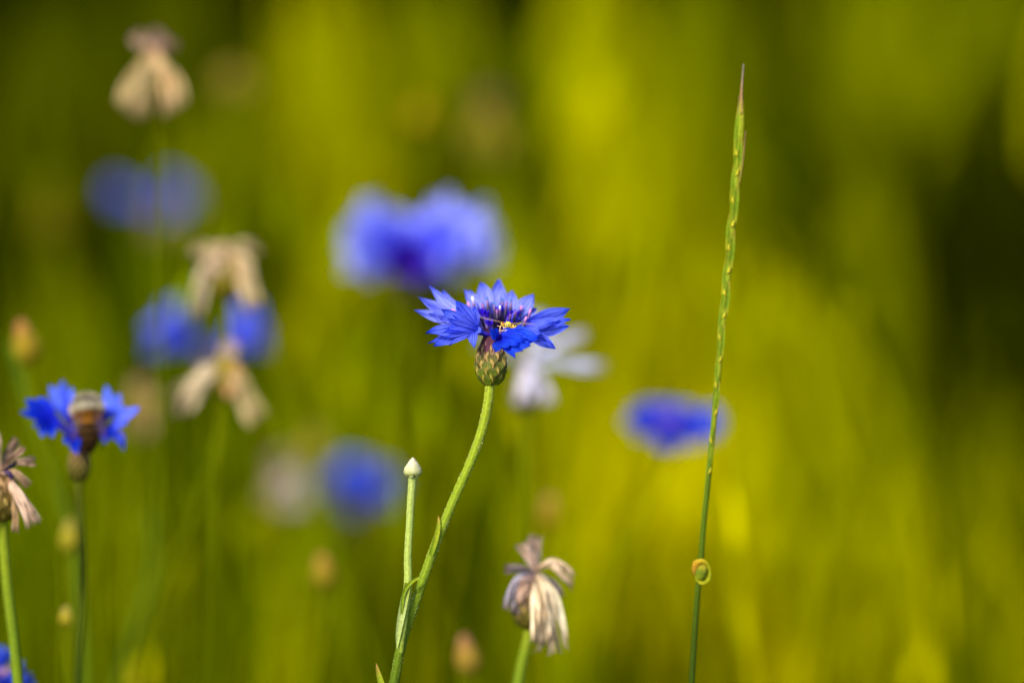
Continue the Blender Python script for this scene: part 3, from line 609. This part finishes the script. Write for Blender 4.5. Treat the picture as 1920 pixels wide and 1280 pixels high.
# ------------------------------------------------------------------ cornflower with a bumblebee at the left
DL = 1.0
rootL, gL, stL = start_plant('cornflower', 'deep blue cornflower at the left with a bumblebee on its middle', 'cornflower', 'cornflowers in the meadow',
                             [(146, 905), (150, 960), (155, 1040), (155, 1120), (150, 1200), (146, 1300)], DL, .0009, cs=((.09, .10, .006), (.07, .10, .005), (.07, .10, .005)))
mb = MB(); involucre(mb, P(147, 903, DL), (P(150, 835, DL) - P(147, 903, DL)), .0085, .0023, ((.06, .065, .005), (.08, .03, .02)), rows=6, per=9); mb.build('involucre', 'bract', rootL, gL)
def lp(path, r0, r1, tips, cs):
    mb = MB(); q = .12e-3 * 1.03
    floret(mb, [P(x, y, DL - z * q) for x, y, z in path], r0 * q, r1 * q, [(P(x, y, DL - z * q), wd * q) for x, y, z, wd in tips], [VIOLET, BLUE_D], cs, nl=9, nw=6, face=.45)
    mb.build('petal', 'petal_soft', rootL, gL)
DB = [(.002, .005, .36), (.003, .014, .46), (.005, .03, .55), (.012, .055, .64)]
LB = [(.03, .06, .7), (.08, .13, .8), (.12, .18, .85), (.06, .14, .8)]
lp([(150, 835, 0), (125, 810, 5), (100, 785, 8)], 5, 10, [(38, 772, 10, 34), (48, 748, 5, 30), (72, 745, -10, 28), (62, 800, 15, 34), (78, 820, 20, 34), (100, 820, 30, 26)], DB)
lp([(150, 830, -5), (135, 800, -15), (125, 775, -25)], 5, 10, [(92, 722, -40, 26), (118, 712, -50, 34), (136, 726, -50, 26), (100, 745, -20, 26)], LB)
lp([(152, 830, -5), (180, 800, -15), (195, 780, -25)], 5, 10, [(198, 722, -50, 26), (225, 738, -45, 30), (212, 745, -30, 20), (238, 765, -10, 24)], LB)
lp([(152, 835, 0), (185, 815, 5), (202, 800, 10)], 5, 9, [(262, 764, 10, 22), (240, 792, 15, 28), (228, 832, 20, 30), (232, 845, 10, 26), (205, 825, 25, 24)], MD)
lp([(150, 838, 5), (140, 830, 20), (135, 820, 35)], 5, 8, [(120, 830, 40, 20), (145, 852, 45, 18), (150, 835, 50, 18), (132, 800, 40, 20)], DB)
lp([(155, 838, 5), (180, 820, 20), (190, 805, 25)], 5, 8, [(196, 832, 35, 20), (215, 812, 35, 20), (180, 785, 20, 18)], DB)
# bee
mb = MB(); q = .12e-3 * 1.03; DBE = DL - 28 * q
bp_ = [P(x, y, DBE - z * q) for x, y, z in ((163, 742, -12), (163, 758, -4), (165, 780, 2), (166, 804, 4), (167, 828, 2), (166, 850, -2))]
pa = catmull(bp_, 40); n = len(pa); ns = 16; vs = []; cl = []; prev = FWD * -1; bees = []
for i, p in enumerate(pa):
    t = i / (n - 1); tg = (pa[min(i + 1, n - 1)] - pa[max(i - 1, 0)]).normalized(); a = (prev - tg * prev.dot(tg)).normalized(); prev = a; b = tg.cross(a)
    r_ = radat([8, 20, 27, 29, 20, 20, 22, 21, 18, 11, 3], t) * q
    c = ((.66, .56, .38) if t < .14 or t > .20 else (.22, .19, .13)) if t < .34 else ((.40, .16, .015) if t < .52 else ((.010, .007, .004) if int(t * 30) % 3 else (.13, .06, .012)))
    for k in range(ns):
        th = 2 * math.pi * k / ns; dr = a * math.cos(th) + b * math.sin(th); vs.append(p + dr * r_); cl.append(tuple(x * .6 for x in c))
        for h_ in range(22 if t < .5 else 9):
            d2 = (dr + Vector((rng.uniform(-.5, .5), rng.uniform(-.5, .5), rng.uniform(-.4, .5)))).normalized(); e = p + dr * r_ * .95 + tg * rng.uniform(-1, 1) * q
            L = rng.uniform(5, 12) * q if t < .45 else rng.uniform(1.5, 4) * q; s_ = d2.orthogonal().normalized() * .35 * q
            gcol = tuple(x * rng.uniform(.55, 1.35) for x in c); bees.append(([e - s_, e + s_, e + d2 * L], gcol))
fs = [(i * ns + k, i * ns + (k + 1) % ns, (i + 1) * ns + (k + 1) % ns, (i + 1) * ns + k) for i in range(n - 1) for k in range(ns)]
mb.add(vs, fs + [tuple(range(ns))[::-1], tuple((n - 1) * ns + k for k in range(ns))], cl)
for v, c in bees: mb.add(v, [(0, 1, 2)], [c] * 3)
for L in ([(150, 775, 5), (128, 790, 18), (122, 812, 12)], [(180, 775, 5), (198, 792, 18), (202, 815, 12)], [(152, 795, 5), (136, 815, 18), (134, 840, 14)], [(180, 795, 5), (192, 820, 18), (190, 842, 14)],
          [(152, 752, 0), (136, 762, 12), (128, 780, 12)], [(176, 752, 0), (194, 766, 12), (200, 782, 12)]):
    tube(mb, catmull([P(x, y, DBE + z * q * .6) for x, y, z in L], 8), [3 * q, 2.6 * q, 1.5 * q], [(.03, .02, .01)] * 2, ns=6)
bee = mb.build('bumblebee', 'fur', None, P(165, 800, DBE))
tag(bee, 'furry bumblebee with pale collar and orange band on the left cornflower', 'bumblebee')
for (a, b_) in (((150, 765, 18), (132, 830, 24)), ((178, 765, 18), (198, 828, 24))):
    mb = MB(); A = P(a[0], a[1], DBE - a[2] * q); B = P(b_[0], b_[1], DBE - b_[2] * q)
    lobe(mb, A, B, RT, 22 * q, [(.06, .03, .04), (.10, .05, .09)], w0=.3, nl=10, nw=6, cup=.1); mb.build('wing', 'wing', bee, P(165, 800, DBE))

# ------------------------------------------------------------------ blurred cornflowers
GC = 'cornflowers in the meadow'
cornflower('large blurred cornflower with wide pale blue petals behind the sharp flower', GC, [(765, 560), (760, 640), (750, 800), (740, 1000), (735, 1300)], 1.175, 0.96,
           [(180, 30, 20, 13), (172, 42, 18, 13), (160, 44, 21, 13), (196, 8, 18, 13), (150, 50, 15, 11), (28, 46, 19, 13), (14, 42, 22, 14), (2, 26, 27, 14), (-8, 8, 27, 14), (-20, 16, 24, 14), (-35, 0, 18, 12), (212, 0, 14, 12), (110, 36, 15, 13), (72, 38, 14, 13), (40, 30, 20, 13), (140, 32, 18, 13), (-75, 0, 11, 9, 'v'), (-110, 0, 10, 8, 'v'), (-60, 30, 8, 7, 'v'), (-120, 30, 8, 7, 'v'), (-90, 40, 8, 7, 'v'), (-150, 4, 16, 11)], cl=(.42, .45, .94), cb=(.10, .12, .82), stam=16)
cornflower('small blurred deep blue cornflower just left of the tall grass spike', GC, [(1258, 852), (1236, 900), (1180, 1000), (1140, 1120), (1110, 1300)], 1.15, 0.94,
           [(180, 20, 13, 8), (168, 30, 12, 8), (190, 6, 10, 7), (0, 8, 15, 8), (10, 14, 14, 8), (-10, 2, 13, 7), (90, 12, 11, 8), (60, 14, 11, 8), (120, 16, 11, 8), (-80, 0, 8, 7), (-110, 0, 8, 7), (-50, 2, 10, 7), (-90, 25, 6, 5, 'v')], cb=(.012, .03, .62), cl=(.04, .10, .78), r=.0010, inv_h=.0055, inv_r=.0024, invcol=((.3, .2, .02), (.4, .15, .1)))
cornflower('faint blue cornflower high at the left below the tall withered head', GC, [(300, 452), (300, 560), (290, 800), (280, 1300)], 1.38, 1.0,
           [(180, 24, 18, 6), (184, 12, 16, 5), (8, 30, 9, 9), (15, 50, 11, 10), (-8, 22, 12, 9), (40, 35, 9, 9), (10, 62, 11, 9), (-60, 15, 8, 8)], cb=(.08, .09, .66), cl=(.20, .22, .70), stam=0)
cornflower('blue cornflower partly hidden behind a withered head with a flat tan top', GC, [(398, 725), (398, 800), (398, 1000), (395, 1300)], 1.21, 1.0,
           [(180, 40, 19, 15), (172, 22, 17, 16), (188, 30, 17, 16), (0, 42, 18, 15), (8, 22, 16, 14), (-8, 30, 16, 14)], cb=(.06, .09, .80), cl=(.20, .25, .92), stam=0, inv_h=.008, inv_r=.0026)
cornflower('blurred blue cornflower low left of the pale side bud', GC, [(655, 1000), (662, 1060), (675, 1180), (690, 1300)], 1.30, 1.0,
           [(180, 50, 9, 9), (160, 40, 10, 9), (0, 30, 12, 10), (10, 22, 16, 10), (-15, 10, 14, 10), (90, 50, 12, 10), (50, 60, 13, 10), (-80, 10, 9, 9)], cb=(.04, .07, .70), cl=(.10, .17, .80), stam=0)
cornflower('blue cornflower cut off by the bottom left corner of the picture', GC, [(-12, 1372), (-12, 1400), (-12, 1500)], 1.01, 1.0,
           [(180, 30, 14, 10), (60, 66, 10, 8), (100, 60, 10, 8), (0, 18, 9, 8), (-15, 5, 10, 8), (-60, 10, 9, 8)], cb=(.03, .07, .6), cl=(.07, .13, .65))

# faded lilac flower behind the sharp one
def fading():
    d = 1.085
    L2 = (.60, .62, 1.3); L3 = (.62, .62, 1.0)
    dried('fading pale lilac cornflower with loose drooping petals behind the sharp flower', GC, [(985, 770), (986, 850), (990, 940), (990, 1010), (975, 1300)], d, [
        ([(985, 690, 0), (1030, 680, -2), (1080, 685, -2), (1140, 688, 0)], 3.0, L2, .5),
        ([(985, 690, 0), (1020, 660, 0), (1060, 635, 2), (1102, 625, 2)], 2.7, L3, .5),
        ([(985, 690, 0), (1005, 640, 2), (1015, 605, 4), (1020, 585, 4)], 4.4, (.62, .62, .8), .9),
        ([(985, 690, 0), (990, 700, -5), (990, 725, -7), (982, 758, -7)], 4.4, (.85, .85, 1.5), .9),
        ([(985, 690, 0), (1005, 700, -4), (1022, 730, -5), (1032, 758, -5)], 3.0, (.8, .75, 1.1), .8),
        ([(980, 690, 0), (950, 660, -2), (915, 640, -2), (895, 650, -2)], 2.6, (.4, .4, .6), .8)],
        r=.0017, inv=(.010, .0032), cs_inv=((.16, .16, .03), (.30, .2, .14)), name='cornflower', cat='cornflower')
fading()

# ------------------------------------------------------------------ withered heads
GW = 'withered cornflower heads'
dried('withered cornflower low in the middle with cream petals hanging down, nearly sharp', GW, [(995, 1172), (990, 1200), (980, 1240), (968, 1300)], .988, [
    ([(1003, 1075, 0), (1000, 1055, 0), (992, 1035, 0), (978, 1018, 0)], 2.6, (.56, .43, .36), 1.0),
    ([(1003, 1075, 0), (1003, 1050, 2), (1003, 1025, 2), (1002, 1003, 2)], 2.6, (.52, .42, .34), 1.0),
    ([(1005, 1070, 0), (1030, 1055, -2), (1052, 1068, -2), (1076, 1090, -1)], 2.9, (.68, .55, .40), .8),
    ([(1003, 1075, 0), (1018, 1100, -5), (1030, 1150, -6), (1038, 1222, -6)], 4.4, (.76, .62, .46), 1.5),
    ([(1003, 1075, 0), (1008, 1105, -6), (1014, 1160, -7), (1018, 1205, -7)], 3.4, (.72, .58, .42), 1.3),
    ([(1003, 1072, 0), (980, 1085, -4), (966, 1110, -5), (960, 1150, -5)], 3.2, (.46, .42, .50), 1.1),
    ([(1003, 1075, 0), (990, 1090, -5), (985, 1110, -5), (980, 1135, -5)], 3.2, (.55, .40, .32), .9),
    ([(1003, 1072, 0), (985, 1066, 0), (965, 1064, 0), (948, 1066, 0)], 1.7, (.28, .22, .22), .7),
    ([(1005, 1072, 0), (1025, 1085, 1), (1040, 1100, 1), (1052, 1120, 1)], 2.0, (.25, .2, .2), .8)], inv=(.0115, .0040), r=.0013)
dried('withered cornflower cut by the left edge with pinkish dry petals and a dark centre', GW, [(2, 970), (8, 1030), (15, 1110), (25, 1190), (36, 1300)], .978, [
    ([(5, 880, 0), (25, 870, -2), (45, 864, -2), (66, 865, 0)], 2.2, (.50, .34, .24), .8),
    ([(5, 880, 0), (12, 858, 2), (20, 842, 2), (32, 822, 2)], 2.4, (.29, .19, .13), .9),
    ([(5, 880, 0), (20, 860, -3), (35, 850, -3), (46, 838, -3)], 1.6, (.38, .26, .18), .8),
    ([(5, 880, 0), (25, 885, -3), (40, 895, -3), (54, 910, -3)], 2.0, (.46, .32, .2), .8),
    ([(5, 885, 0), (25, 915, -5), (45, 945, -6), (66, 984, -6)], 3.1, (.68, .52, .42), 1.2),
    ([(5, 885, 0), (18, 920, -4), (28, 960, -4), (28, 998, -4)], 1.8, (.50, .36, .2), .8),
    ([(0, 885, 0), (-10, 920, -4), (-25, 960, -4), (-30, 990, -4)], 3.0, (.6, .45, .32), 1.0),
    ([(0, 880, 0), (-6, 850, 0), (-8, 830, 0), (-10, 810, 0)], 2.8, (.55, .42, .32), .9),
    ([(5, 882, -6), (14, 885, -8), (20, 890, -8), (24, 897, -8)], 1.4, (.03, .01, .12), .6),
    ([(5, 882, -6), (16, 876, -8), (24, 870, -8), (32, 864, -8)], 1.2, (.03, .02, .05), .6)], inv=(.0105, .0042), cs_inv=((.20, .15, .02), (.16, .08, .03)), r=.0012)
dried('tall withered cornflower head at the top left with a brown crown', GW, [(288, 195), (300, 300), (305, 420), (300, 800), (300, 1300)], 1.075, [
    ([(285, 100, 0), (275, 85, 0), (265, 75, 0), (250, 62, 0)], 3.2, (.42, .28, .22), 1.0),
    ([(290, 100, 0), (292, 85, 0), (295, 72, 0), (300, 52, 0)], 3.0, (.34, .22, .2), 1.0),
    ([(295, 100, 0), (305, 90, 0), (318, 85, 0), (332, 78, 0)], 2.4, (.3, .18, .15), .9),
    ([(288, 92, 0), (300, 120, -5), (316, 160, -6), (322, 214, -6)], 4.0, (.72, .52, .30), 1.2),
    ([(288, 92, 0), (300, 115, -4), (330, 150, -4), (340, 200, -4)], 2.4, (.66, .50, .28), 1.2),
    ([(286, 95, 0), (268, 125, -3), (244, 165, -3), (234, 214, -3)], 3.8, (.56, .42, .22), 1.3),
    ([(286, 95, 0), (278, 125, -5), (268, 165, -5), (256, 222, -5)], 3.4, (.50, .38, .2), 1.3)], r=.0006)
dried('withered cornflower with a flat tan top in front of the two-lobed blue flower', GW, [(425, 560), (428, 640), (420, 720), (400, 850), (350, 1000), (300, 1120), (260, 1300)], 1.075, [
    ([(420, 500, 0), (405, 478, 0), (385, 468, 0), (356, 462, 0)], 3.2, (.58, .45, .28), .9),
    ([(420, 500, 0), (418, 480, 2), (420, 466, 2), (425, 455, 2)], 4.0, (.66, .50, .34), .9),
    ([(425, 500, 0), (440, 470, 0), (460, 460, 0), (488, 462, 0)], 3.0, (.55, .43, .26), .9),
    ([(415, 480, -2), (395, 490, -4), (376, 530, -5), (364, 592, -5)], 3.6, (.62, .50, .36), 1.0),
    ([(420, 470, -2), (410, 480, -5), (405, 495, -5), (400, 515, -5)], 4.0, (.66, .50, .38), .8),
    ([(430, 470, -2), (455, 490, -4), (465, 530, -5), (478, 585, -5)], 3.8, (.58, .46, .28), 1.0),
    ([(430, 470, -2), (445, 485, -5), (455, 510, -5), (462, 560, -5)], 3.0, (.62, .46, .3), .9)], inv=(.0115, .0040), cs_inv=((.15, .15, .01), (.22, .13, .03)))
dried('withered cornflower with two cream petals hanging apart below the two-lobed blue flower', GW, [(425, 740), (412, 800), (405, 900), (402, 1050), (400, 1300)], 1.07, [
    ([(425, 680, 0), (400, 690, -4), (370, 715, -5), (335, 780, -5)], 4.4, (.64, .52, .38), 1.0),
    ([(425, 680, 0), (405, 690, -3), (360, 715, -3), (312, 735, -3)], 2.0, (.5, .42, .26), .9),
    ([(425, 680, 0), (445, 700, -5), (462, 740, -6), (488, 790, -6)], 4.6, (.60, .47, .26), 1.1),
    ([(425, 680, 0), (435, 695, -5), (440, 720, -5), (442, 742, -5)], 4.4, (.66, .36, .18), .8),
    ([(425, 680, 0), (425, 665, -2), (432, 650, -2), (438, 636, -2)], 4.0, (.55, .42, .48), .9)], inv=(.0105, .0038), cs_inv=((.20, .20, .01), (.34, .2, .04)))
dried('blurred brownish pink withered head behind the cornflower with the bumblebee', GW, [(268, 800), (265, 900), (255, 1050), (240, 1300)], 1.17, [
    ([(265, 730, 0), (255, 745, -3), (250, 770, -3), (252, 815, -3)], 4.6, (.42, .30, .14), 1.0),
    ([(268, 730, 0), (280, 745, -3), (284, 770, -3), (278, 820, -3)], 4.4, (.42, .30, .14), 1.0),
    ([(266, 730, 0), (262, 722, 0), (262, 715, 0), (258, 705, 0)], 5.0, (.36, .23, .13), 1.0)])
dried('dim tan withered head to the right of the tall withered one', GW, [(438, 185), (430, 400), (425, 900), (420, 1300)], 1.33, [
    ([(438, 150, 0), (425, 148, -3), (418, 155, -3), (412, 168, -3)], 4.2, (.40, .28, .08), 1.0),
    ([(438, 150, 0), (452, 148, -3), (458, 155, -3), (464, 168, -3)], 4.2, (.36, .26, .06), 1.0),
    ([(438, 150, 0), (438, 140, -3), (440, 132, -3), (440, 124, -3)], 5.0, (.38, .27, .07), 1.0)], cs_inv=((.2, .18, .01), (.25, .18, .02)))
dried('dim brown topped withered head above the large blurred cornflower', GW, [(915, 260), (912, 400), (905, 700), (900, 1300)], 1.33, [
    ([(915, 215, 0), (905, 200, -3), (900, 185, -3), (892, 168, -3)], 4.8, (.20, .12, .06), 1.0),
    ([(915, 215, 0), (925, 200, -3), (932, 185, -3), (938, 170, -3)], 4.8, (.20, .12, .06), 1.0),
    ([(915, 215, 0), (900, 225, -4), (895, 250, -4), (892, 285, -4)], 4.6, (.34, .28, .02), 1.0),
    ([(915, 215, 0), (928, 225, -4), (936, 250, -4), (945, 290, -4)], 4.6, (.34, .28, .02), 1.0)], cs_inv=((.2, .18, .01), (.2, .14, .02)))
dried('pale lilac and tan withered head left of the low blurred blue cornflower', GW, [(545, 950), (545, 1050), (545, 1300)], 1.29, [
    ([(545, 880, 0), (530, 890, -3), (520, 920, -3), (512, 950, -3)], 6.0, (.52, .40, .24), 1.0),
    ([(545, 880, 0), (545, 895, -5), (545, 925, -5), (548, 955, -5)], 6.0, (.56, .50, .58), 1.0),
    ([(545, 880, 0), (555, 895, -3), (572, 920, -3), (585, 955, -3)], 4.4, (.48, .46, .44), 1.0),
    ([(545, 880, 0), (535, 870, -3), (525, 860, -3), (512, 850, -3)], 5.0, (.36, .26, .2), 1.0)])

# ------------------------------------------------------------------ buds
GB = 'cornflower buds'
GYb = (.36, .33, .01)
bud('orange and yellow bud at the left edge above the bumblebee', GB, [(58, 678), (55, 720), (75, 830), (105, 950), (120, 1100), (120, 1300)], 1.055, .0118, .0036, (GYb, (.45, .28, .12)), tipcol=(.55, .28, .14), tilt=(-.25, 0))
bud('yellow green bud with a pale middle below the bumblebee cornflower', GB, [(131, 1030), (135, 1100), (140, 1200), (135, 1300)], 1.05, .0085, .0026, ((.38, .36, .03), (.50, .44, .14)), tipcol=(.5, .42, .14), r=.0007)
bud('smallest bud, yellow with a light tip, low at the left', GB, [(124, 1168), (124, 1200), (128, 1240), (135, 1300)], 1.02, .0045, .0018, ((.38, .36, .02), (.55, .45, .15)), tipcol=(.62, .5, .2), r=.0012)
bud('orange tipped bud below the low blurred blue cornflower', GB, [(612, 1100), (612, 1150), (605, 1220), (600, 1300)], 1.085, .0095, .0034, ((.24, .24, .01), (.45, .32, .08)), tipcol=(.58, .3, .12), tilt=(-.15, 0))
bud('cream and pink bud right of the main stem near the bottom edge', GB, [(882, 1258), (886, 1290), (890, 1330)], 1.055, .0105, .0032, ((.42, .36, .10), (.45, .25, .18)), tipcol=(.48, .24, .2), tilt=(-.2, 0))
bud('tan and orange bud directly above the low cream withered head', GB, [(1030, 985), (1032, 1040), (1036, 1150), (1040, 1300)], 1.11, .009, .0032, ((.30, .27, .01), (.42, .28, .06)), tipcol=(.5, .32, .14))
bud('greenish yellow bud touching the low blurred blue cornflower at its upper left', GB, [(592, 880), (590, 980), (585, 1300)], 1.27, .014, .0052, ((.40, .38, .08), (.42, .38, .12)), tipcol=(.42, .36, .06))
bud('dim yellow bud above the left part of the large blurred cornflower', GB, [(790, 245), (785, 400), (780, 800), (780, 1300)], 1.27, .011, .0042, ((.36, .32, .0), (.42, .34, .0)), tipcol=(.42, .33, .0))
bud('dull olive bud in the dark left part of the meadow', GB, [(100, 450), (100, 600), (95, 900), (90, 1300)], 1.40, .017, .006, ((.16, .14, .0), (.17, .14, .0)), tipcol=(.17, .14, .0))
bud('dull olive bud low between the left stems', GB, [(328, 1150), (328, 1300), (328, 1500)], 1.27, .011, .0045, ((.17, .16, .0), (.2, .17, .01)), tipcol=(.2, .17, .01))
bud('yellow bud peeking up at the bottom edge left of the middle', GB, [(265, 1310), (265, 1400), (265, 1500)], 1.1, .0085, .003, ((.34, .32, .0), (.4, .35, .0)), tipcol=(.4, .34, .0))

# ------------------------------------------------------------------ tall grass spike (sharp, right)
DG = 0.968
sp = [(1394, 122), (1390, 200), (1385, 262), (1379, 340), (1372, 420), (1365, 500), (1358, 570), (1351, 640), (1345, 715), (1338, 790), (1332, 850), (1326, 915), (1319, 985), (1314, 1050), (1309, 1100), (1303, 1180), (1296, 1300)]
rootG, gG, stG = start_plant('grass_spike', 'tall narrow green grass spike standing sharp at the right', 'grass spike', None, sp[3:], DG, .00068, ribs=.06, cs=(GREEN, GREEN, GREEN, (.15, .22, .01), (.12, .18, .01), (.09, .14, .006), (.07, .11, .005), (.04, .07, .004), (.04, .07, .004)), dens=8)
axis_w = catmull([P(x, y, DG) for x, y in sp[:12]], 220)
def on_axis(ypx):
    best = min(range(len(axis_w)), key=lambda i: abs(640 - ((axis_w[i] - CAM).dot(UP) / (axis_w[i] - CAM).dot(FWD)) * FPX - ypx))
    p = axis_w[best]; q2 = axis_w[max(best - 3, 0)]; return p, (q2 - p).normalized() if best > 3 else UP
ys = [290, 330, 378, 425, 468, 510, 553, 594, 635, 678, 726, 775, 828, 885]
mb = MB(); tube(mb, [on_axis(y)[0] - FWD * .0001 for y in range(285, 905, 20)], [.0004, .0007, .00075, .0007, .0006, .0005, .0004], [(.16, .23, .012), (.20, .27, .015), (.22, .28, .015), (.20, .26, .015)], ns=10, flat=.6, ribs=.06); mb.build('rachis', 'stem', rootG, gG)
for i, y in enumerate(ys):
    p, tg = on_axis(y); sgn = -1 if i % 2 else 1
    side = tg.cross(FWD).normalized() * sgn
    k = 1 - max(0, (i - 7)) * .09; L = (.0090 if i > 0 else .0105) * (.8 + .2 * k) * rng.uniform(1.0, 1.25); W = .0019 * k * rng.uniform(.92, 1.08)
    mb = MB(); off = side * .00009 * k - FWD * .0004
    def scale_(dx, dl, wd, cs, lift): lobe(mb, p + off * .6 + side * dx, p + tg * L * dl + off + side * (dx * 1.2), side - FWD * .25 * sgn, wd, cs, bulge=(side * .00005 - FWD * .0003) * lift, nl=10, nw=6, cup=-.3, w0=.8)
    gc = tuple(x * rng.uniform(.85, 1.15) for x in (.30, .36, .012))
    scale_(0, 1.05, W, [(.55, .45, .02), gc, gc, (.25, .28, .02)], .8)
    scale_(.0004 * k, .98, W * .55, [(.45, .40, .02), (.15, .23, .01), (.20, .27, .01), (.4, .25, .04)], 1.15)
    scale_(-.0004 * k, .9, W * .5, [(.45, .40, .02), (.30, .34, .015), (.32, .34, .02), (.42, .26, .04)], 1.15)
    # yellow joint at the foot of the spikelet
    tube(mb, [p - tg * .0004 - FWD * .0007 - side * .0002, p + tg * .0003 - FWD * .0009 + side * .00025, p + tg * .0013 - FWD * .0009 + side * .0004], [.0001, .00032 * max(k, .65) * rng.uniform(.7, 1.2), .0001], [(.50, .43, .02), (.66, .53, .03), (.45, .42, .02)], ns=8)
    mb.build('spikelet', 'stem', rootG, gG)
def awn(pts, r_, cs):
    mb = MB(); tube(mb, catmull([P(x, y, DG - .0005) for x, y in pts], 16), [r_, r_ * .8, r_ * .25], cs, ns=6); mb.build('awn', 'stem', rootG, gG)
mb = MB(); lobe(mb, P(1383, 310, DG), P(1391, 150, DG), RT, .0016, [GREEN, GREEN_Y, (.3, .28, .02), (.4, .2, .08)], bulge=-FWD * .0004, nl=14, nw=6, cup=-.3, w0=.7); mb.build('spikelet', 'stem', rootG, gG)
mb = MB(); lobe(mb, P(1377, 300, DG), P(1383, 200, DG), RT, .0008, [GREEN, GREEN_Y, (.35, .18, .05)], nl=10, nw=4); mb.build('spikelet', 'stem', rootG, gG)
awn([(1390, 215), (1391, 165), (1394, 120)], .00028, [(.45, .28, .06), (.4, .22, .12), (.45, .35, .3)])
awn([(1379, 250), (1384, 215), (1386, 178)], .00018, [(.3, .25, .03), (.35, .15, .1)])
awn([(1386, 345), (1393, 300), (1398, 245)], .00020, [(.3, .25, .03), (.4, .18, .1)])
# curled withered sheath around the stem
mb = MB()
loop = [(1303, 1078, -.9), (1303, 1066, -1.1), (1307, 1055, -1.4), (1317, 1052, -1.6), (1327, 1059, -1.5), (1331, 1073, -1), (1327, 1087, -1.1), (1317, 1092, -1.4), (1308, 1086, -1.3), (1304, 1076, -.9)]
tube(mb, catmull([P(x, y, DG + z * .001) for x, y, z in loop], 42), [.0003, .0008, .0009, .0007, .0004, .0004, .0005, .0006, .0004, .0002], [(.30, .16, .015), (.50, .24, .02), (.55, .36, .02), (.38, .34, .01), (.30, .31, .01), (.34, .34, .01), (.42, .38, .015), (.30, .30, .01)], ns=8, flat=.5, jitter=.12)
lathe(mb, P(1309, 1090, DG - .0010), (P(1322, 1056, DG - .0010) - P(1309, 1090, DG - .0010)), [(.0001, .0005), (.0009, .0012), (.0022, .00145), (.0034, .0012), (.0043, .0004)], [(.30, .32, .01), (.20, .24, .01), (.12, .16, .01), (.28, .25, .015), (.36, .24, .02)], 10, .12)
mb.build('curled_sheath', 'stem', rootG, gG)

# ------------------------------------------------------------------ single leaning blades and stalks in the soft middle distance
def stalk(label, pts, d, r_, col, name='grass_stalk', cat='grass stalk'):
    root_, g_, s_ = start_plant(name, label, cat, 'loose grass stalks', pts, d, r_, cs=(col, col, col), ribs=.05)
stalk('green stalk leaning right below the orange bud at the left edge', [(20, 640), (60, 780), (100, 900), (130, 980), (150, 1100), (160, 1300)], 1.07, .0011, (.11, .17, .008))
stalk('thin green stalk crossing the low left part of the meadow', [(280, 960), (290, 1040), (270, 1130), (240, 1220), (220, 1300)], 1.12, .0010, (.12, .18, .008))
stalk('long dim stalk slanting down to the right beside the grass spike', [(1400, 230), (1480, 380), (1580, 520), (1660, 640), (1720, 760), (1760, 900), (1790, 1300)], 1.25, .0016, (.07, .085, .0))
